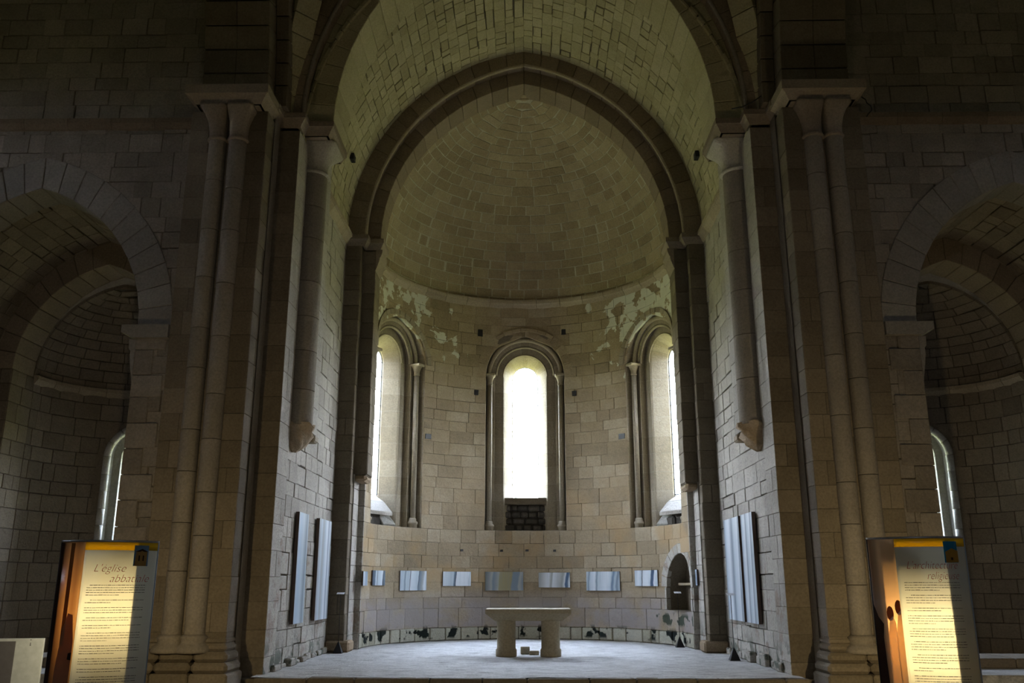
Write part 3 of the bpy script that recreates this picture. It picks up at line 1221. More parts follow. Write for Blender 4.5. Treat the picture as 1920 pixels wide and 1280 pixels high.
# ================================================================== crossing piers
PIERZ = 10.05
for sgn, nm in ((-1, 'left'), (1, 'right')):
    e = structure('wall_pier_' + nm, '%s crossing pier with paired half-round shafts and stepped edges' % nm, (sgn * 5.5, 15.0, -.2))
    rz = rows(-.2, PIERZ, .42, rng0, .12)

    def fx(x0, x1, Y, sd, L=(.35, .8), r=rz, cap=300, mt='pier'):
        a, b = sorted((sgn * x0, sgn * x1))
        masonry(e, plane_y(Y), r, (a, b), one, [], M[mt], M['midjoint'], sd + sgn, L=L, joint=.005, proud=(0, .006), bev=.005, jd=.01, name='pier_block', cap=cap)

    def fy(y0, y1, x, sd, L=(.5, .9), r=rz, face=-1, mt='pier'):
        masonry(e, plane_x(sgn * x, sgn * face), r, (y0, y1), one, [], M[mt], M['midjoint'], sd + sgn, L=L, joint=.005, proud=(0, .006), bev=.005, jd=.01, name='pier_block')
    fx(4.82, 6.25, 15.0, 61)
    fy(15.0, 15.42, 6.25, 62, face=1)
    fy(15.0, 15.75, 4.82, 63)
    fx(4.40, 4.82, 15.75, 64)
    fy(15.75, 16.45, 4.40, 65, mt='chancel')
    # paired shafts on moulded bases
    for i, cx in enumerate((5.33, 5.70)):
        drums(e, sgn * cx, 14.98, .165, .62, 9.40, .85, M['shaft'], 70 + i + sgn)
        capital(e, 'capital', sgn * cx, 14.98, 9.38, PIERZ, .165, .25, .30, M['capital'], ox=sgn * (-.06 if i == 0 else .06), oy=-.02)
        vs, fs = lathe([(.30, .40), (.30, .44), (.28, .50), (.22, .53), (.20, .57), (.22, .61), (.22, .64), (.17, .68)], 24, sgn * cx, 14.98)
        mesh_obj('shaft_base', vs, fs, M['shaft'], e, True, .4)
    # abacus over the pair
    pts_ = [(-6.10, 15.4), (-6.10, 14.74), (-4.88, 14.74), (-4.88, 15.4)]
    if sgn > 0: pts_ = [(-x, y) for x, y in pts_][::-1]
    moulding(e, 'abacus', pts_, [(o, z + PIERZ) for o, z in [(-.05, 0), (0, 0), (.02, .03), (.10, .12), (.16, .15), (.16, .33), (-.05, .33)]], M['capital'])
    mesh_obj('abacus_core', box(*sorted((sgn * 6.1, sgn * 4.88)), 14.74, 15.5, PIERZ, PIERZ + .32, .005), BF, M['capital'], e, False, .5)
    # impost running back over the steps
    pts_ = [(-4.82, 15.3), (-4.82, 15.75), (-4.40, 15.75), (-4.40, 16.1), (-3.92, 16.1), (-3.92, 17.35)]
    if sgn > 0: pts_ = [(-x, y) for x, y in pts_][::-1]
    moulding(e, 'impost', pts_, [(o, z + 10.12) for o, z in abacus_prof(.26, .12)], M['capital'])
    mesh_obj('impost_core', box(*sorted((sgn * 4.5, sgn * 3.92)), 16.1, 17.35, 10.12, 10.38, .005), BF, M['capital'], e, False, .5)
    # base mouldings round the outer pilaster
    def base(off, z0, z1, b=.02, name='plinth_course', xa=6.25, xb=4.82):
        a, bb = sorted((sgn * (xa + off), sgn * (xb - off * .5)))
        cuts = [a + (bb - a) * q for q in (0, .36, .68, 1)]
        for c0, c1 in zip(cuts, cuts[1:]):
            mesh_obj(name, box(c0 + .004, c1 - .004, 15.0 - off, 15.45, z0, z1, b), BF, M['pier'], e, False, random.random())
    base(.34, -.2, .10, .03)
    base(.28, .10, .26, .05)
    base(.20, .26, .42, .05)
    base(.10, .42, .54, .04)
    base(.05, .54, .62, .02)
    # hanging half shaft and its pilaster towards the chancel
    a, b = sorted((sgn * 4.46, sgn * 4.10))
    rz2 = rows(4.25, 10.12, .5, rng0, .1)
    lst = []
    for q0, q1 in zip(rz2, rz2[1:]):
        mesh_obj('pier_block', box(a, b, 16.78, 17.32, q0 + .003, q1 - .003, .006), BF, M['chancel'], e, False, random.random())
    drums(e, sgn * 4.36, 16.76, .30, 4.35, 9.55, .8, M['shaft'], 80 + sgn, n=32)
    capital(e, 'capital', sgn * 4.36, 16.76, 9.50, 10.14, .30, .40, .48, M['chancel'], ox=-sgn * .14)
    # worn leafy corbel under it: lumpy inverted cone
    nn = 20
    vs = []; rr = random.Random(9 + sgn)
    st = [(4.40, .33), (4.30, .35), (4.24, .30), (4.15, .31), (4.05, .23), (3.97, .20), (3.90, .10), (3.86, .04)]
    for z_, r_ in st:
        for i in range(nn):
            a_ = 2 * pi * i / nn
            q = r_ * (1 + .16 * sin(a_ * 5 + z_ * 14) + rr.uniform(-.06, .06))
            vs.append((sgn * 4.38 + q * cos(a_), 16.78 + q * sin(a_) * 1.05, z_))
    fs = [(j * nn + i, j * nn + (i + 1) % nn, (j + 1) * nn + (i + 1) % nn, (j + 1) * nn + i) for j in range(len(st) - 1) for i in range(nn)]
    fs.append(tuple(range(nn))); fs.append(tuple((len(st) - 1) * nn + i for i in range(nn))[::-1])
    mesh_obj('leaf_corbel', vs, fs, M['corbel'], e, True, .5)
    boxo('corbel_ledge', *sorted((sgn * 4.46, sgn * 4.06)), 17.02, 17.34, 4.10, 4.24, M['window'], e, b=.03)

# ---- chancel arch orders
trim_b = structure('trim_3', 'outer pointed arch of the crossing towards the chancel', (0, 15.8, 10.4))
ring(trim_b, 0, 4.38, 1.45, 5.05, 1.45, 10.38, 15.75, 16.20, 17, M['voussoir'], seed=5, bev=.012)
ring(trim_b, 0, 3.83, 1.53, 4.60, 1.50, 10.36, 16.08, 17.32, 16, M['vault'], seed=6, bev=.012)
for sgn in (-1, 1):
    r_ = 4.38 + 1.45
    A = acos(1.45 / r_)
    p = [(sgn * (r_ * cos(a) - 1.45 + .0), 15.78, 10.38 + r_ * sin(a)) for a in np.linspace(0.0, A, 26)]
    vs, fs = tube(p, .045, 8)
    mesh_obj('arch_roll', vs, fs, M['shaft'], trim_b, True, .6)

# ---- transept arches springing from the paired shafts, second order, and the diagonal ribs
for sgn, nm in ((-1, 'left'), (1, 'right')):
    e = structure('trim_%d' % (4 if sgn < 0 else 5), '%s transept arch and diagonal rib rising from the crossing pier' % nm, (sgn * 5.5, 15, 10.4))
    Rr, cc = 6.0, 1.5

    def curve(y0, R_, h): return y0 - (R_ - sqrt(max(0, R_ * R_ - h * h)))

    def archband(xa, xb, y0, y1, R_, zb, n, sd, mat, depth=.9, hmax=4.6):
        rr = random.Random(sd)
        a, b = sorted((sgn * xa, sgn * xb))
        A = asin(min(.99, hmax / R_))
        for k in range(n):
            cn = []
            for i, j, kk in SG:     # i across x, j: outer(back), kk: up
                t = A * (k + kk) / n + (-.002 if kk else .002)
                rad = R_ + (depth if j else 0)
                cn.append((b - .003 if i else a + .003, y0 - R_ + rad * cos(t), zb + rad * sin(t) if not j else zb + (R_ + depth) * sin(t)))
            mesh_obj('voussoir', bevbox(cn, .01), BF, mat, e, False, rr.random())
    archband(4.86, 5.50, 15.0, 0, 6.0, PIERZ + .33, 11, 90, M['pier'])
    archband(5.50, 6.12, 15.0, 0, 6.0, PIERZ + .33, 11, 91, M['pier'])
    archband(4.60, 4.86, 15.42, 0, 6.4, PIERZ + .33, 11, 92, M['pier'], depth=.6)
    # rib
    rr = random.Random(3)
    n = 12
    R_ = 6.6
    A = radians(44)
    d = np.array([-sgn * .72, -.69, 0.])      # towards the crossing centre
    acr = np.array([-d[1], d[0], 0.])
    base0 = np.array([sgn * 4.60, 15.72, 10.38])
    for k in range(n):
        cn = []
        for i, j, kk in SG:
            t = A * (k + kk) / n + (-.0015 if kk else .0015)
            rad = R_ + (.45 if j else 0)
            p = base0 + d * (R_ - rad * cos(t)) + np.array([0, 0, rad * sin(t)]) + acr * (.25 if i else -.25)
            cn.append(p)
        mesh_obj('rib_stone', bevbox(cn, .008), BF, M['vault'], e, False, rr.random())
    # web of the crossing vault behind the rib
    vs = []
    for k in range(13):
        t = A * 1.2 * k / 12
        p = base0 + d * ((R_) - (R_ + .46) * cos(t)) + np.array([0, 0, (R_ + .46) * sin(t)])
        vs.append(p + np.array([0, 0, 0])); vs.append(np.array([p[0], 15.95, p[2]])); vs.append(np.array([sgn * 4.95, p[1], p[2]]))
    fs = []
    for k in range(12):
        fs.append((3 * k, 3 * k + 1, 3 * k + 4, 3 * k + 3)); fs.append((3 * k, 3 * k + 3, 3 * k + 5, 3 * k + 2))
    mesh_obj('vault_web', vs, fs, M['pier'], e, False, .3)

# ================================================================== transept east walls with chapel arches
CX = 9.12
side_w = arch_w(2.15, .72, 5.93)
for sgn, nm in ((-1, 'left'), (1, 'right')):
    e = structure('wall_transept_' + nm, '%s transept wall of rough ashlar above a chapel arch' % nm, (sgn * 9, 15.4, -.2))
    rt = rows(-.2, 14.0, .33, rng0, .2)
    a, b = sorted((sgn * 6.25, sgn * 11.9))
    w2 = arch_op(sgn * CX, 2.16, .72, 5.93)
    masonry(e, plane_y(15.4), rt, (a, b), one, [w2], M['trans'], M['midjoint'], 101 + sgn, L=(.3, .72), joint=.018, proud=(-.004, .02), bev=.007, jd=.022, slop=.006, irr=True)
    # plain continuation outside the view
    bk = MB()
    o0, o1 = sgn * 11.9, sgn * 17
    bk.add([(o0, 15.4, -.2), (o1, 15.4, -.2), (o1, 15.4, 17), (o0, 15.4, 17)], [(0, 1, 2, 3)], .5)
    i0 = sgn * 4.8
    bk.add([(o0, 15.42, 14), (i0, 15.42, 14), (i0, 15.42, 17), (o0, 15.42, 17)], [(0, 1, 2, 3)], .5)
    bk.add([(sgn * 6.3, 15.45, -.2), (i0, 15.45, -.2), (i0, 15.45, 17), (sgn * 6.3, 15.45, 17)], [(0, 1, 2, 3)], .5)
    bk.add([(i0, 15.42, -.2), (i0, 16.0, -.2), (i0, 16.0, 17), (i0, 15.42, 17)], [(0, 1, 2, 3)], .5)
    bk.add([(i0, 16.0, -.2), (sgn * 4.56, 16.0, -.2), (sgn * 4.56, 16.0, 17), (i0, 16.0, 17)], [(0, 1, 2, 3)], .5)
    bk.build('outer_bay', M['nave'], e)
    # voussoirs of the chapel arch
    ring(e, sgn * CX, 2.12, .72, 2.74, .72, 5.93, 15.372, 16.1, 11, M['arch_side'], seed=7 + sgn, bev=.01, gap=.005)
    # jamb blocks (quoins) below
    rj = rows(-.2, 5.93, .42, rng0, .12)
    for s2 in (-1, 1):
        xj = sgn * CX + s2 * 2.12
        for k, (q0, q1) in enumerate(zip(rj, rj[1:])):
            ww = .55 if k % 2 else .34
            x0, x1 = sorted((xj, xj + s2 * ww))
            mesh_obj('quoin_block', box(x0, x1, 15.365, 16.1, q0 + .004, q1 - .004, .012), BF, M['trans'], e, False, random.random())
        # impost with hollow chamfer and curved corbel
        x = -s2     # outward into the opening
        pr = [(-.6, 0), (.05, 0), (.14, .06), (.25, .10), (.25, .24), (-.6, .24)]
        vs = []
        for y_ in (15.28, 16.1):
            for o_, u_ in pr: vs.append((xj + x * o_, y_, 5.72 + u_))
        n_ = len(pr)
        fs = [(i, (i + 1) % n_, n_ + (i + 1) % n_, n_ + i) for i in range(n_)] + [tuple(range(n_)), tuple(range(n_, 2 * n_))[::-1]]
        mesh_obj('impost', vs, fs, M['arch_side'], e, False, .7)
        pr = [(-.1, 0), (.14, 0), (.13, -.18), (.09, -.22), (.10, -.3), (.07, -.5), (.03, -.7), (.0, -.85), (-.1, -.85)]
        vs = []
        for y_ in (15.40, 15.95):
            for o_, u_ in pr: vs.append((xj + x * o_, y_, 5.72 + u_))
        n_ = len(pr)
        fs = [(i, (i + 1) % n_, n_ + (i + 1) % n_, n_ + i) for i in range(n_)] + [tuple(range(n_)), tuple(range(n_, 2 * n_))[::-1]]
        mesh_obj('curved_corbel', vs, fs, M['arch_side'], e, False, .5)
    # string course
    xs = np.linspace(sgn * 6.25, sgn * 13, 9)
    for q0, q1 in zip(xs, xs[1:]):
        a, b = sorted((q0, q1))
        vs, fs = sweep([(-.04, 0), (0, 0), (.04, .02), (.10, .12), (.10, .22), (-.04, .26)], [(a + .004, 15.4, 9.88), (b - .004, 15.4, 9.88)], [(0, -1, 0)] * 2)
        mesh_obj('string_course_block', vs, fs, M['string'], e, False, random.random())

    # ---------------- chapel behind
    ch = structure('wall_chapel_' + nm, '%s side chapel, a dark apse with one narrow window' % nm, (sgn * CX, 18, 0))
    cx = sgn * CX
    r1 = rows(0, 5.93, .36, rng0, .18)
    for s2 in (-1, 1):
        masonry(ch, plane_x(cx + s2 * 2.2, -s2), r1, (16.1, 18.35), one, [], M['chapel'], M['joint'], 120 + s2 + sgn, L=(.35, .8), joint=.012, proud=(0, .015), cap=60)
    bV = 2.2 + .70
    AV = acos(.70 / bV)
    cv = structure('ceiling_chapel_' + nm, 'small pointed vault of the %s chapel' % nm, (cx, 17, 8))
    for s2 in (-1, 1):
        def bar(u, v, s2=s2):
            a = v / bV
            return ((cx + s2 * (bV * cos(a) - .70), u, 5.93 + bV * sin(a)), (-s2 * cos(a), 0, -sin(a)))
        masonry(cv, bar, rows(0, AV * bV, .28, rng0, .15), (16.05, 18.5), one, [], M['chapel'], M['joint'], 125 + s2 + sgn, L=(.3, .65), joint=.02, proud=(0, .014), cap=80, jd=.03, irr=True)
    ring(cv, cx, 1.80, .62, 2.5, .62, 5.88, 18.30, 19.15, 9, M['voussoir'], seed=17, bev=.012)
    r2 = snap(rows(0, 5.88, .36, rng0, .18), [1.9])
    for s2 in (-1, 1):
        a, b = sorted((cx + s2 * 1.8, cx + s2 * 2.3))
        masonry(ch, plane_y(18.32), r2, (a, b), one, [], M['chapel'], M['joint'], 130 + s2 + sgn, L=(.4, .6), cap=40, name='pier_block')
        masonry(ch, plane_x(cx + s2 * 1.8, -s2), r2, (18.32, 19.2), one, [], M['chapel'], M['joint'], 133 + s2 + sgn, L=(.35, .6), cap=40, name='pier_block')
    RC, YC = 1.80, 19.2
    wop = arch_op(0, .70, 0, 4.35, 1.9, R=RC)
    masonry(ch, cyl(RC, YC, cx), r2, (-pi / 2, pi / 2), lambda v: RC, [wop], M['chapel'], M['joint'], 140 + sgn, L=(.3, .62), joint=.012, proud=(0, .014), cap=150, jd=.02, du=.2)
    dr = RC + .35

    def cdome(u, v):
        a = v / dr
        r = dr * cos(a) - .35
        return ((cx + r * sin(u), YC + r * cos(u), 5.88 + dr * sin(a)), (-sin(u) * cos(a), -cos(u) * cos(a), -sin(a)))
    masonry(cv, cdome, rows(0, acos(.35 / dr) * dr - .02, .25, rng0, .15), (-pi / 2, pi / 2), lambda v: max(.1, dr * cos(v / dr) - .35), [], M['chapel'], M['joint'], 150 + sgn, L=(.3, .6), joint=.012, cap=100, du=.2)
    for k in range(9):
        a0 = -pi / 2 + pi * k / 9 + .003; a1 = -pi / 2 + pi * (k + 1) / 9 - .003
        path = []; nr = []
        for q in range(4):
            a = a0 + (a1 - a0) * q / 3
            path.append((cx + RC * sin(a), YC + RC * cos(a), 5.74)); nr.append((-sin(a), -cos(a), 0))
        vs, fs = sweep([(-.03, 0), (0, 0), (.06, .08), (.09, .12), (.09, .20), (-.03, .20)], path, nr)
        mesh_obj('cornice_block', vs, fs, M['cornice'], ch, False, random.random())
    # chapel window: roll-moulded reveal
    we = structure('window_%d' % (4 if sgn < 0 else 5), '%s chapel window edged by a pale roll, mostly behind the pier' % nm, (cx, YC + RC, 1.9))
    st = [(.70, None), (.70, .10), (.52, .10), (.28, .92), (.28, 1.02)]

    def Wc(x, y, z): return np.array([cx + x, YC + RC + y, z])
    def lof(samples, mat, name, tint, off=0):
        vs = []
        for s_, q in samples:
            for w_i, y_ in st:
                w_i = w_i + off
                if s_ == 'A': x, z = -w_i * cos(q), 4.35 + w_i * sin(q)
                else: x, z = (-w_i if s_ == 'L' else w_i), q
                yy = (sqrt(RC * RC - x * x) - RC) if y_ is None else y_
                vs.append(Wc(x, yy, z))
        m_ = len(st)
        mesh_obj(name, vs, [(a * m_ + b, a * m_ + b + 1, (a + 1) * m_ + b + 1, (a + 1) * m_ + b) for a in range(len(samples) - 1) for b in range(m_ - 1)], mat, we, False, tint)
    lof([('L', 1.85), ('L', 4.35)] + [('A', a) for a in np.linspace(0, pi, 17)[1:-1]] + [('R', 4.35), ('R', 1.85)], M['mortar'], 'reveal_bed', .5, .01)
    zz = rows(1.9, 4.35, .4, rng0, .1)
    for q0, q1 in zip(zz, zz[1:]):
        for s_ in 'LR': lof([(s_, q0 + .003), (s_, q1 - .003)], M['slab'], 'jamb_stone', random.random())
    for k in range(7):
        lof([('A', a) for a in np.linspace(pi * k / 7 + .005, pi * (k + 1) / 7 - .005, 4)], M['slab'], 'arch_stone', random.random())
    def rollpt(a):
        x = -.74 * cos(a)
        return Wc(x, sqrt(RC * RC - x * x) - RC - .0, 4.35 + .74 * sin(a))
    xx = -.74
    yr = sqrt(RC * RC - xx * xx) - RC - .0
    lines = [[Wc(-.74, yr, q0 + .004), Wc(-.74, yr, q1 - .004)] for q0, q1 in zip(zz, zz[1:])] + [[Wc(.74, yr, q0 + .004), Wc(.74, yr, q1 - .004)] for q0, q1 in zip(zz, zz[1:])]
    lines += [[rollpt(a) for a in np.linspace(pi * k / 7 + .006, pi * (k + 1) / 7 - .006, 5)] for k in range(7)]
    for L_ in lines:
        vs, fs = tube(L_, .085, 12)
        mesh_obj('roll_stone', vs, fs, M['slab'], we, True, random.random())
    # annular filler between roll and wall
    vs = []
    for s_, q in [('L', 1.9), ('L', 4.35)] + [('A', a) for a in np.linspace(0, pi, 17)[1:-1]] + [('R', 4.35), ('R', 1.9)]:
        for w_i in (.69, .92):
            if s_ == 'A': x, z = -w_i * cos(q), 4.35 + w_i * sin(q)
            else: x, z = (-w_i if s_ == 'L' else w_i), q
            vs.append(Wc(x, sqrt(RC * RC - x * x) - RC - .015, z))
    mesh_obj('reveal_bed', vs, [(2 * k, 2 * k + 1, 2 * k + 3, 2 * k + 2) for k in range(len(vs) // 2 - 1)], M['chapel'], we, False, .4)
    mesh_obj('sill_stone', bevbox([Wc(.62 if i else -.62, (1.0 if j else .0), ((2.6 if j else 1.95) if k else 1.6)) for i, j, k in SG], .01), BF, M['window'], we, False, .5)
    for k in range(5):
        a, b = 2.6 + .35 * k, 2.6 + .35 * (k + 1)
        mesh_obj('pane', bevbox([Wc(.28 if i else -.28, .96 + (.006 if j else 0), (b - .006 if kk else a + .006)) for i, j, kk in SG], .001), BF, M['glass'], we, False, .5)
    hp = [(-.28 * cos(a), 4.355 + .28 * sin(a)) for a in np.linspace(0, pi, 13)]
    vs = [Wc(x, .96 + d_, z) for d_ in (0, .006) for x, z in hp]
    m_ = len(hp)
    mesh_obj('pane', vs, [tuple(range(m_)), tuple(range(m_, 2 * m_))[::-1]] + [(i, (i + 1) % m_, m_ + (i + 1) % m_, m_ + i) for i in range(m_)], M['glass'], we, False, .5)
    portal(Wc(0, 1.0, 3.6), (0, -1, 0), .56, 2.1)
    hull(cx, RC + 1.02, YC, 15.9, 9.6, [(0, .29, 2.5, 4.64)])
    # altar step in the chapel
    lst = [(box(cx - 1.75 + k * .7, cx - 1.75 + (k + 1) * .7 - .01, 17.0, 18.2, 0, .17, .02), random.random()) for k in range(5)]
    for v_, t_ in lst: mesh_obj('step_block', v_, BF, M['chapel'], ch, False, t_)
    lst = [(cx - 2.1, cx + 2.1)]
    fl = structure('floor_chapel_' + nm, 'pale chalky floor of the %s chapel' % nm, (cx, 16.5, 0))
    mesh_obj('floor_slab', box(cx - 2.19, cx + 2.19, 15.8, 21.0, -.2, 0.0, .01), BF, M['floor'], fl, False, .6)

# ================================================================== upper closing wall above the chancel arch
up = structure('wall_crossing', 'wall above the chancel arch')
bkw = MB()
wf = arch_w(4.9, 1.45, 10.38)
zl = list(np.linspace(10.3, wf.apex, 20))
for q0, q1 in zip(zl, zl[1:]):
    x0, x1 = wf(q0) or 0, wf(q1 - 1e-5) or 0
    for s in (-1, 1):
        bkw.add([(s * x0, 15.86, q0), (s * 5, 15.86, q0), (s * 5, 15.86, q1), (s * x1, 15.86, q1)], [(0, 1, 2, 3)], .5)
bkw.add([(-5, 15.86, wf.apex), (5, 15.86, wf.apex), (5, 15.86, 17.5), (-5, 15.86, 17.5)], [(0, 1, 2, 3)], .5)
bkw.build('upper_wall', M['pier'], up)

# ================================================================== floors
fl = structure('floor', 'stone floor of the nave and crossing')
nv = MB()
mesh_obj('floor_bed', [(-17, -12, -.21), (17, -12, -.21), (17, 16, -.21), (-17, 16, -.21)], [(0, 1, 2, 3)], M['nave'], fl, False, .5)
lst = []
rr = random.Random(77)
y = 9.0
while y < 15.3:
    h = rr.uniform(.5, .7)
    x = -11.0
    while x < 11:
        wv = rr.uniform(.5, 1.0)
        lst.append((box(x + .006, x + wv - .006, y + .006, y + h - .006, -.26, -.20 + rr.uniform(-.004, .004), .008), rr.random()))
        x += wv
    y += h
pieces(fl, 'paving_slab', lst, M['nave'])
fc = structure('floor_chancel', 'worn chalky raised floor of the chancel and apse')
# height-field platform top
nx, ny = 110, 130
xs = np.linspace(-4.5, 4.5, nx)
ys = np.linspace(15.36, 25.66, ny)
vs = []
import mathutils
for y_ in ys:
    for x_ in xs:
        z_ = mathutils.noise.fractal(Vector((x_ * .9, y_ * 1.6, 0)), 1.0, 2.0, 5) * .012
        if y_ < 15.5: z_ -= .01
        vs.append((x_, y_, z_ - .004))
fs = [(j * nx + i, j * nx + i + 1, (j + 1) * nx + i + 1, (j + 1) * nx + i) for j in range(ny - 1) for i in range(nx - 1)]
mesh_obj('earth_floor', vs, fs, M['floor'], fc, True, .6)
mesh_obj('platform_core', box(-5.2, 5.2, 15.4, 27, -.21, -.04, .01), BF, M['pier'], fc, False, .3)
x = -4.42
rr = random.Random(8)
while x < 4.5:
    wv = min(rr.uniform(.7, 1.5), 4.55 - x)
    mesh_obj('step_block', box(x + .004, x + wv - .004, 15.24 + rr.uniform(-.015, .015), 15.6, -.2, -.012 + rr.uniform(-.008, .004), .02), BF, M['pier'], fc, False, rr.random())
    x += wv
# broken edge stones at the feet of the chancel walls
for sgn in (-1, 1):
    for k in range(9):
        y0_ = 16.2 + k * .5 + rr.uniform(-.05, .05)
        d = rr.uniform(.05, .14)
        a, b = sorted((sgn * 4.44, sgn * (4.44 - d)))
        v_ = box(a, b, y0_, y0_ + rr.uniform(.3, .5), -.01, rr.uniform(.05, .22), .02)
        mesh_obj('foot_stone', v_, BF, M['chancel'], fc, False, rr.random())

# ================================================================== nave shell behind the viewer, with its own windows
sh = structure('wall_nave', 'plain side and west walls of the nave and transept')
wm = MB()
X0, X1, Y0, Z0, Z1 = -17, 17, -12, -.25, 17.5


def wall_holes(axis, c, a0, a1, wins, inward):
    zs = sorted(set([Z0, Z1] + [q for w_i in wins for q in (w_i[2], w_i[3])]))
    for za, zb in zip(zs, zs[1:]):
        cuts = [a0]
        for u0, u1, z0, z1 in sorted(wins):
            if z0 <= (za + zb) / 2 <= z1: cuts += [u0, u1]
        cuts.append(a1)
        for i in range(0, len(cuts), 2):
            u0, u1 = cuts[i], cuts[i + 1]
            if axis == 'x': q = [(c, u0, za), (c, u1, za), (c, u1, zb), (c, u0, zb)]
            else: q = [(u0, c, za), (u1, c, za), (u1, c, zb), (u0, c, zb)]
            wm.add(q, [(0, 1, 2, 3)], .5)
    for u0, u1, z0, z1 in wins:
        if axis == 'x': portal((c, (u0 + u1) / 2, (z0 + z1) / 2), inward, u1 - u0, z1 - z0)
        else: portal(((u0 + u1) / 2, c, (z0 + z1) / 2), inward, u1 - u0, z1 - z0)


wall_holes('y', Y0, X0, X1, [(-.35, .35, 8.5, 9.3)], (0, 1, 0))
wall_holes('x', X0, Y0, 15.42, [(9.9, 10.3, 9.4, 11.2)], (1, 0, 0))
wall_holes('x', X1, Y0, 15.42, [(10.0, 10.3, 9.2, 10.4)], (-1, 0, 0))
wm.build('plain_wall', M['nave'], sh)
cl = structure('ceiling_nave', 'high stone ceiling over nave and transept')
mesh_obj('ceiling_slab', [(X0, Y0, Z1), (X1, Y0, Z1), (X1, 16.2, Z1), (X0, 16.2, Z1)], [(0, 1, 2, 3)], M['nave'], cl, False, .5)

# ================================================================== furnishings
# ---- altar
t = tag(empty('altar', (0.05, 19.9, 0)), 'stone altar slab on two stout round columns in the middle of the chancel', 'altar')


def local(parent, vs):
    return np.asarray(vs, dtype=float)


def part(name, vs, fs, mat, parent, smooth=False, tint=.5):
    return mesh_obj(name, vs, fs, mat, parent, smooth, tint)


hx, y0, y1 = .90, -.55, .55
for nm_, zz_, b_ in (('slab', [(.95, 1.0), (.855, 1.0), (.84, .985)], .0),):
    vs = [(-hx, y0, .95), (hx, y0, .95), (hx, y1, .95), (-hx, y1, .95), (-hx, y0, .86), (hx, y0, .86), (hx, y1, .86), (-hx, y1, .86),
          (-.70, y0 + .16, .71), (.70, y0 + .16, .71), (.70, y1 - .16, .71), (-.70, y1 - .16, .71)]
    fs = [(0, 1, 2, 3), (0, 4, 5, 1), (1, 5, 6, 2), (2, 6, 7, 3), (3, 7, 4, 0), (4, 8, 9, 5), (5, 9, 10, 6), (6, 10, 11, 7), (7, 11, 8, 4), (11, 10, 9, 8)]
    o = part('slab', vs, fs, M['altar'], t)
    bv = o.modifiers.new('bevel', 'BEVEL'); bv.width = .012; bv.segments = 2
for s in (-1, 1):
    vs, fs = lathe([(.215, 0), (.22, .02), (.22, .13), (.205, .15), (.195, .16), (.195, .70), (.20, .715)], 32, s * .465, -.22)
    part('column', vs, fs, M['altar'], t, True, .35 + .2 * s)
for i, (x_, y_, w_i, h_, l_) in enumerate(((-.02, 20.25, .20, .15, 'taller pale stone block on the floor behind the altar'), (.17, 20.0, .21, .085, 'low flat stone block on the floor between the altar columns'))):
    o = mesh_obj('stone_block', box(x_ - w_i / 2, x_ + w_i / 2, y_, y_ + .16, 0.0, h_, .012), BF, M['altar'], None, False, .8 - .3 * i)
    tag(o, l_, 'stone block')

# ---- paintings


def painting_mat(name, stops, warp=.05, gloss=.35):
    m = N(name)
    tcn = m.n('TexCoord')
    s = sep(m, tcn.outputs['Generated'])
    mp = m.n('Mapping')
    m.l(tcn.outputs['Generated'], mp.inputs[0])
    mp.inputs['Scale'].default_value = (1.2, 1, .8)
    nz = m.noise(1.6, mp.outputs[0], 2)
    f = m.math('ADD', s[0], m.math('MULTIPLY', m.math('SUBTRACT', nz, .5), warp * 2))
    curve = m.math('MULTIPLY', m.math('MULTIPLY', s[2], s[2]), -warp)
    f = m.math('ADD', f, curve)
    c = m.ramp(f, stops)
    fine = m.n('Mapping')
    m.l(tcn.outputs['Generated'], fine.inputs[0])
    fine.inputs['Scale'].default_value = (30, 30, .6)
    st = m.noise(1.0, fine.outputs[0], 2)
    c = m.mix(m.rng(st, .35, .75, 0, .22), c, (.16, .22, .30))
    b = m.n('BsdfPrincipled')
    b.inputs['Roughness'].default_value = gloss
    m.l(c, b.inputs['Base Color'])
    m.l(b.outputs[0], m.out.inputs[0])
    return m.m


PB, PD, PN, PW, PG = (.50, .58, .64), (.15, .21, .28), (.03, .04, .06), (.72, .77, .82), (.34, .36, .36)


def painting(name, label, group, c, ex, ez_len, width, th, mat, nrm):
    """hung flat box: c lower-centre point on the wall, ex horizontal unit, nrm out of the wall"""
    e = tag(empty(name, tuple(c)), label, 'painting', group)
    R = np.array(ex, float); Nn = np.array(nrm, float)
    rot = math.atan2(R[1], R[0])
    e.rotation_euler = (0, 0, rot)
    # local: x along, -y out of the wall
    sg = -1 if (np.cross(np.array([0, 0, 1.]), R) @ Nn) < 0 else 1
    y_in, y_out = 0.0, sg * th
    a, b = sorted((y_in + sg * .002, y_out - sg * .004))
    o = mesh_obj('stretcher', box(-width / 2, width / 2, a, b, 0, ez_len, .003), BF, M['canvas_edge'], e, False, .5)
    a, b = sorted((y_out - sg * .0035, y_out))
    o = mesh_obj('painted_face', box(-width / 2 + .001, width / 2 - .001, a, b, .001, ez_len - .001, .001), BF, mat, e, False, .5)
    return e


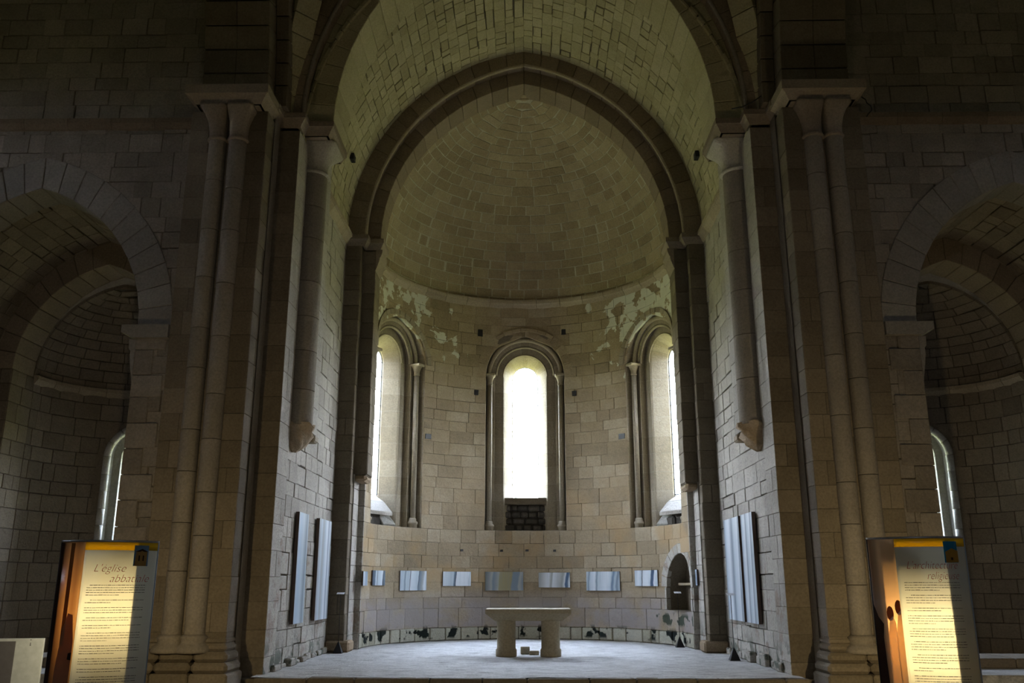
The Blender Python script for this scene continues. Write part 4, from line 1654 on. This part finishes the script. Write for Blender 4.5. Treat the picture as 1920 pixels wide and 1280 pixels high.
small = [
    (-90.5, 1.58, .60, .33, [(0, PB), (.25, PW), (.4, PG), (.6, (.3, .4, .55)), (.8, PD), (1, PB)], 'narrow blue streaked painting nearest the left end of the apse row'),
    (-72.5, 1.60, .70, .36, [(0, PN), (.22, PD), (.25, PW), (.33, PB), (.36, PN), (.40, PB), (.78, PW), (.80, PN), (1, PD)], 'grey painting with two near-black vertical bands, second from the left'),
    (-50.5, 1.54, .95, .50, [(0, PB), (.12, PB), (.18, PD), (.2, PB), (.34, PB), (.355, PN), (.385, PW), (.66, PB), (.68, PN), (.70, PD), (.85, PG), (.92, PW), (1, PB)], 'three-panelled pale blue painting split by two thin dark lines'),
    (-29.3, 1.59, .84, .38, [(0, PW), (.25, PB), (.36, PB), (.38, PD), (.45, PN), (.46, PW), (.9, PW), (.93, PB), (1, PW)], 'small pale painting with a dark slanting streak left of centre'),
    (-9.0, 1.53, 1.06, .50, [(0, (.10, .12, .12)), (.15, PG), (.2, PD), (.33, PG), (.36, (.28, .25, .13)), (.66, (.26, .23, .12)), (.7, PD), (.85, PD), (.9, PG), (1, PD)], 'slate painting with an olive reflection painted in, hanging behind the altar'),  # olive middle stops put a brownish reflection into the colour
    (11.8, 1.56, .88, .40, [(0, PG), (.3, PW), (.4, PG), (.45, PW), (.75, PG), (.84, PW), (.86, (.06, .13, .24)), (.93, (.05, .1, .2)), (.96, PB), (1, PW)], 'pale grey painting with a curved navy stroke at its right edge'),
    (33, 1.53, 1.02, .50, [(0, PB), (.06, PD), (.1, PB), (.25, PW), (.3, PD), (.34, PB), (.6, PW), (.72, PB), (.78, (.1, .18, .3)), (.86, PB), (.92, PD), (1, PB)], 'wide light blue painting right of the altar with curved dark streaks'),
    (54.5, 1.60, .86, .40, [(0, PB), (.15, PW), (.28, PB), (.31, PN), (.36, PW), (.6, PW), (.68, PB), (.70, (.03, .06, .12)), (.82, (.05, .1, .2)), (.84, PW), (1, PB)], 'blue and white striped painting just left of the arched niche'),
    (103, 1.60, .20, .36, [(0, PB), (.3, PD), (.5, PB), (1, PD)], 'painting seen edge-on right of the arched niche'),
]
for i, (a, z, wv, hv, stops, lb) in enumerate(small):
    a = radians(a)
    if abs(a) > pi / 2:
        s = 1 if a > 0 else -1
        c = np.array([-3.84, YA + .08, z - hv / 2]) if s < 0 else np.array([4.0, YA - .22, z - hv / 2]); ex = (0, s * -1.0, 0); nr = (-s, 0, 0)
    else:
        off = RA - (RA - sqrt(RA ** 2 - (wv / 2) ** 2)) - .014
        c = np.array([off * sin(a), YA + off * cos(a), z - hv / 2]); ex = (cos(a), -sin(a), 0); nr = (-sin(a), -cos(a), 0)
    painting('painting', lb, 'small paintings round the apse', c, ex, hv, wv, .035, painting_mat('streaked_paint', stops, .04), nr)
tall = [
    (-1, 17.36, 18.12, [(0, PB), (.2, (.42, .55, .66)), (.5, PB), (.8, PD), (1, PB)], 'tall pale blue painting nearer the viewer on the left chancel wall'),
    (-1, 19.10, 20.30, [(0, PG), (.2, PB), (.32, PG), (.5, PB), (.56, PW), (.68, PW), (.72, PD), (.85, PW), (.93, PG), (1, PD)], 'tall striped grey painting farther in on the left chancel wall'),
    (1, 18.62, 20.00, [(0, PD), (.08, PB), (.3, PW), (.5, PD), (.6, PB), (.85, PW), (.94, PD), (1, PB)], 'wider tall blue painting farther in on the right chancel wall'),
    (1, 17.50, 18.42, [(0, PD), (.1, PB), (.3, PW), (.38, PD), (.5, PB), (.7, PW), (.78, PD), (.9, PB), (1, PB)], 'narrower tall blue painting nearer the viewer on the right chancel wall'),
]
for s, ya, yb, stops, lb in tall:
    c = np.array([s * 4.42, (ya + yb) / 2, .73]); wv = yb - ya
    ex = (0, 1, 0) if s < 0 else (0, -1, 0)
    painting('painting', lb, 'tall paintings on the chancel walls', c, ex, 2.07, wv, .075, painting_mat('streaked_paint', stops, .03), (-s, 0, 0))

# ---- label stands


def label_stand(x, y, lb, tilt=0):
    e = tag(empty('label_stand', (x, y, 0)), lb, 'label stand', 'black label stands')
    vs = [(-.10, -.10, 0), (.10, -.10, 0), (.10, .10, 0), (-.10, .10, 0), (-.008, -.008, .24), (.008, -.008, .24), (.008, .008, .24), (-.008, .008, .24)]
    mesh_obj('base', vs, [(3, 2, 1, 0), (0, 1, 5, 4), (1, 2, 6, 5), (2, 3, 7, 6), (3, 0, 4, 7), (4, 5, 6, 7)], M['black'], e, False, .5)
    vs, fs = tube([(0, 0, .2), (0, 0, 1.24)], .006, 6)
    mesh_obj('rod', vs, fs, M['black'], e, False, .5)
    cn = [((.085 if i else -.085), (.05 if j else -.05), 1.235 + (.035 if j else 0) + (.006 if k else 0)) for i, j, k in SG]
    mesh_obj('card', bevbox(cn, .001), BF, M['white'], e, False, .5)
    return e


label_stand(-4.10, 20.45, 'black pyramid-based label stand beside the left respond of the apse arch')
label_stand(3.66, 22.42, 'black label stand in front of the arched niche')
label_stand(4.12, 18.72, 'black label stand before the tall right paintings')

# ---- information totems


def totem(name, cx, cy, rz, w, ht, title, label, scene_cols, kind, lamp):
    e = tag(empty(name, (cx, cy, -.2), rz), label, 'information panel', None)
    Rr = .95
    half = asin(w / 2 / Rr)

    def S(u, z, off=0.0):        # u 0..1 left to right; convex towards -y
        a = -half + 2 * half * u
        r = Rr + off
        return (r * sin(a), Rr * cos(half) - r * cos(a), z)

    def strip(nm_, u0, u1, z0, z1, mat, off=0, nu=10, th=.004, nz=1):
        vs = []
        for d in (off, off - th):
            for k in range(nz + 1):
                for i in range(nu + 1):
                    vs.append(S(u0 + (u1 - u0) * i / nu, z0 + (z1 - z0) * k / nz, d))
        m_ = nu + 1
        n1 = m_ * (nz + 1)
        fs = []
        for k in range(nz):
            for i in range(nu):
                a = k * m_ + i
                fs.append((a, a + 1, a + m_ + 1, a + m_))
                fs.append((n1 + a, n1 + a + m_, n1 + a + m_ + 1, n1 + a + 1))
        for i in range(nu):
            fs.append((i, n1 + i, n1 + i + 1, i + 1))
            t_ = nz * m_ + i
            fs.append((t_, t_ + 1, n1 + t_ + 1, n1 + t_))
        for k in range(nz):
            a = k * m_
            fs.append((a, a + m_, n1 + a + m_, n1 + a))
            a = k * m_ + nu
            fs.append((a, n1 + a, n1 + a + m_, a + m_))
        return mesh_obj(nm_, vs, fs, mat, e, True, .5)
    UP = .285
    paper = sheet(name + '_cream_film', (.86, .84, .74), .5)
    yel = sheet(name + '_yellow_film', (.70, .50, .04), .5)
    ph = sheet(name + '_photo_film', (0, 0, 0), .5, grad=scene_cols)
    strip('photo_strip', 0, UP, .12, ht - .02, ph, nz=1)
    strip('text_sheet', UP, 1, .12, ht - .115, paper, nu=24)
    strip('header_band', UP, 1, ht - .115, ht - .02, yel, nu=20)
    strip('top_rim', -.005, 1.005, ht - .02, ht + .005, M['steel'], .006, 28, .016)
    strip('bottom_rim', -.005, 1.005, .05, .12, M['steel'], .006, 28, .016)
    # thin pale edging profile on the right
    strip('edge_profile', .992, 1.004, .12, ht - .02, M['board'], .006, 1, .012)
    strip('edge_profile', -.004, .006, .12, ht - .02, M['black'], .006, 1, .012)
    # printed vignette
    sky_m = sheet(name + '_sky_ink', (.03, .30, .48) if kind == 'gable' else (.25, .42, .62), .35)
    wall_m = sheet(name + '_facade_ink', (.62, .36, .06) if kind == 'gable' else (.50, .30, .09), .4)
    dk_m = sheet(name + '_dark_ink', (.06, .03, .02), .3)
    a0, a1 = .76, .90
    z0, z1 = ht - .30, ht - .055
    strip('vignette_sky', a0, a1, z0, z1, sky_m, .003, 4)

    def poly(nm_, pts_, mat, off):
        vs = [S(u, z, off) for u, z in pts_] + [S(u, z, off - .0015) for u, z in pts_]
        k = len(pts_)
        return mesh_obj(nm_, vs, [tuple(range(k)), tuple(range(k, 2 * k))[::-1]] + [(i, (i + 1) % k, k + (i + 1) % k, k + i) for i in range(k)], mat, e, False, .5)
    if kind == 'gable':
        poly('vignette_facade', [(a0 + .012, z0), (a1 + .004, z0 + .005), (a1 + .002, z0 + .135), ((a0 + a1) / 2 + .01, z0 + .165), (a0 + .012, z0 + .125)], wall_m, .006)
        poly('vignette_door', [(a0 + .065, z0 + .03), (a0 + .085, z0 + .03), (a0 + .085, z0 + .06), (a0 + .065, z0 + .06)], dk_m, .008)
    else:
        poly('vignette_facade', [(a0 + .01, z0), (a1 - .015, z0), (a1 - .012, z0 + .17), (a0 + .07, z0 + .195), (a0 + .02, z0 + .175)], wall_m, .006)
        poly('vignette_roof', [(a0 + .01, z0 + .17), (a1 - .005, z0 + .17), (a0 + .075, z0 + .205)], dk_m, .008)
        for q in (.045, .085):
            poly('vignette_window', [(a0 + q, z0 + .06), (a0 + q + .012, z0 + .06), (a0 + q + .012, z0 + .125), (a0 + q, z0 + .125)], dk_m, .008)
    # figures and shapes of the side photograph
    if kind == 'gable':
        skin = sheet(name + '_brown_ink', (.34, .14, .05), .5)
        robe = sheet(name + '_robe_ink', (.97, .90, .76), .5)
        for (uc, zt, q) in ((.175, 1.36, 0), (.262, 1.43, 1)):
            poly('printed_head', [(uc + .035 * cos(a), zt - .04 + .085 * sin(a)) for a in np.linspace(0, 2 * pi, 14)[:-1] if uc + .035 * cos(a) < UP], skin, .004 + .001 * q)
            poly('printed_robe', [(u_, z_) for u_, z_ in ((uc - .045, .14), (min(UP, uc + .06), .14), (min(UP, uc + .05), zt - .15), (min(UP, uc + .025), zt - .07), (uc - .01, zt - .11), (uc - .04, zt - .35))], robe, .006 + .001 * q)
        poly('printed_shadow', [(.0, .14), (.11, .14), (.085, 1.05), (.10, 1.2), (.05, 1.28), (0, 1.45)], dk_m, .005)
    else:
        ob = sheet(name + '_ochre_ink', (.40, .20, .06), .5)
        poly('printed_wall', [(.13, .95), (.175, .95), (.175, ht - .03), (.13, ht - .03)], ob, .004)
        poly('printed_wall', [(.0, .14), (.05, .14), (.04, ht - .03), (0, ht - .03)], dk_m, .004)
        sk = sheet(name + '_skin_ink', (.55, .32, .17), .5)
        poly('printed_figure', [(.10, .14), (.27, .14), (.275, 1.0), (.24, 1.3), (.19, 1.32), (.15, 1.15), (.11, .7)], sk, .006)
        poly('printed_shadow', [(.20, .14), (.275, .14), (.27, .45), (.235, .55)], dk_m, .008)
        poly('printed_shadow', [(.235, .80), (.275, .79), (.275, .88), (.24, .87)], dk_m, .008)
    # title lettering
    red = plain(name + '_red_ink', (.62, .10, .10), .8)
    for txt, u_r, zb, size, al in title:
        cu = bpy.data.curves.new('t', 'FONT')
        cu.body = txt
        cu.size = size
        cu.shear = .35
        cu.offset = -.0025
        cu.space_character = 1.02
        to = bpy.data.objects.new('t', cu)
        C.objects.link(to)
        bpy.context.view_layer.update()
        me = to.evaluated_get(bpy.context.evaluated_depsgraph_get()).to_mesh()
        pv = [(v.co.x, v.co.y) for v in me.vertices]
        pf = [tuple(p.vertices) for p in me.polygons]
        to.to_mesh_clear()
        bpy.data.objects.remove(to)
        xm = min(p[0] for p in pv); xM = max(p[0] for p in pv)
        arc = 2 * half * Rr
        vs = [S(u_r[0] + (u_r[1] - u_r[0]) * (x - xm) / (xM - xm), zb + y, .0015) for x, y in pv]
        mesh_obj('title_lettering', vs, pf, red, e, False, .5)
    # body text as broken ink strokes
    ink = plain(name + '_grey_ink', (.16, .15, .13), .8)
    rr = random.Random(len(name) + int(cx * 10))
    tb = MB()
    z = ht - .53
    top_u = (.345, .885) if kind == 'gable' else (.345, .90)
    while z > .2:
        nl = rr.choice([2, 3, 4, 4, 5])
        for q in range(nl):
            u = top_u[0] + (0.0 if q else rr.choice([0, .03, .05]))
            end = top_u[1] if q < nl - 1 else top_u[0] + rr.uniform(.1, .5)
            while u < end:
                lw = rr.uniform(.008, .045)
                u2 = min(end, u + lw)
                hh = rr.uniform(.0045, .0075)
                if u2 - u > .004:
                    m_ = (u + u2) / 2
                    tb.add([S(u, z, .0014), S(m_, z, .0014), S(u2, z, .0014), S(u2, z + hh, .0014), S(m_, z + hh, .0014), S(u, z + hh, .0014)], [(0, 1, 4, 5), (1, 2, 3, 4)], .5)
                u = u2 + .005
            z -= .0285
        z -= .030
    o = tb.build('body_text', ink, e)
    o['kind'] = 'stuff'
    # carcass: base, added fins that cut the lamp light near the film edges, back posts
    vs, fs = lathe([(.36, 0), (.38, .01), (.38, .045), (.36, .055)], 32, 0, .12)
    mesh_obj('base', vs, fs, M['black'], e, False, .5)
    f0, f1 = lamp['fins']
    for uf in (f0, f1):
        p = S(uf, 0, -.012)
        mesh_obj('added_shade_fin', box(p[0] - .008, p[0] + .008, p[1], p[1] + lamp['fin_depth'], .055, ht - .03, .002), BF, M['black'], e, False, .5)
    # lamp
    lx, ly, lz = lamp['pos']
    vs, fs = lathe([(.03, lz - .10), (.035, lz - .09), (.035, lz - .03), (.02, lz - .02)], 14, lx, ly)
    mesh_obj('lamp_holder', vs, fs, M['black'], e, True, .5)
    vs, fs = tube([(lx, ly, .05), (lx, ly, lz - .09)], .010, 8)
    mesh_obj('lamp_post', vs, fs, M['black'], e, True, .5)
    l = bpy.data.lights.new('totem_lamp', 'POINT')
    l.energy = lamp['power']
    l.color = (1.0, .80, .45)
    l.shadow_soft_size = .035
    lo = bpy.data.objects.new('totem_lamp', l)
    C.objects.link(lo)
    lo.parent = e
    lo.location = (lx, ly, lz + .04)
    return e


OR = [(0.0, (.14, .08, .04)), (.3, (.36, .22, .11)), (.55, (.62, .42, .22)), (.8, (.50, .31, .15)), (1, (.66, .46, .25))]
PK = [(0.0, (.34, .19, .10)), (.3, (.56, .40, .26)), (.42, (.85, .64, .42)), (1, (.90, .70, .46))]
totem('information_totem', -5.13, 11.22, radians(13), 1.12, 2.17,
      [("L'\u00e9glise", (.40, .70), 1.80, .13, 0), ('abbatiale', (.56, .93), 1.68, .13, 0)],
      'left illuminated totem titled "L\'\u00e9glise abbatiale" before the left crossing pier', OR, 'rotunda',
      dict(fins=(.05, .80), fin_depth=.55, pos=(.03, .52, 1.35), power=105))
totem('information_totem', 4.70, 11.10, radians(-18), 1.08, 2.20,
      [("L'architecture", (.385, .885), 1.83, .13, 0), ('religieuse', (.57, .89), 1.71, .13, 0)],
      'right illuminated totem titled "L\'architecture religieuse" before the right crossing pier', PK, 'gable',
      dict(fins=(.14, .78), fin_depth=.50, pos=(.05, .50, .95), power=170))

# wooden post end showing behind the right totem
vs, fs = lathe([(.17, 0), (.17, .50), (.15, .57), (.09, .62), (.075, .66), (.07, .78), (.04, .82)], 20)
o = mesh_obj('wooden_post', [(x + 5.42, y + 11.75, z - .2) for x, y, z in vs], fs, M['altar'], None, True, .3)
tag(o, 'short brown rounded post half hidden behind the right totem', 'post')

# ---- low white board at lower left
e = tag(empty('notice_board', (-6.95, 12.5, -.2), radians(12)), 'low white framed notice board at the far lower left', 'notice board')
mesh_obj('frame', box(-.45, .45, -.015, .03, .2, .95, .006), BF, M['board'], e, False, .5)
mesh_obj('panel', box(-.41, .10, -.022, -.0155, .24, .915, .002), BF, M['board_in'], e, False, .5)
for s in (-1, 1):
    mesh_obj('leg', box(s * .38 - .02, s * .38 + .02, -.01, .02, 0, .2, .003), BF, M['steel'], e, False, .5)
    mesh_obj('foot', box(s * .38 - .03, s * .38 + .03, -.2, .2, 0, .02, .003), BF, M['steel'], e, False, .5)
for k, (z_, h_) in enumerate(((.925, .012), (.88, .014), (.855, .02))):
    mesh_obj('printed_mark', box(.275, .29, -.0165, -.0152, z_, z_ + h_, .0005), BF, M['board_in'], e, False, .5)

# ---- black cables hanging at the right capitals
vs, fs = tube([(6.30, 14.95, 10.22), (6.36, 14.93, 10.16), (6.37, 14.92, 10.08), (6.44, 14.92, 10.02), (6.45, 14.92, 9.93), (6.38, 14.92, 9.86), (6.34, 14.93, 9.80)], .011, 6)
tag(mesh_obj('cable', vs, fs, M['cable'], None, True, .5), 'thin black cable dangling beside the right paired capitals', 'cable')
vs, fs = tube([(4.05, 15.66, 10.40), (4.25, 15.62, 10.42), (4.45, 15.58, 10.50), (4.62, 15.5, 10.60), (4.74, 15.42, 10.72)], .012, 6)
tag(mesh_obj('cable', vs, fs, M['cable'], None, True, .5), 'thin black cable lying along the impost under the right rib', 'cable')
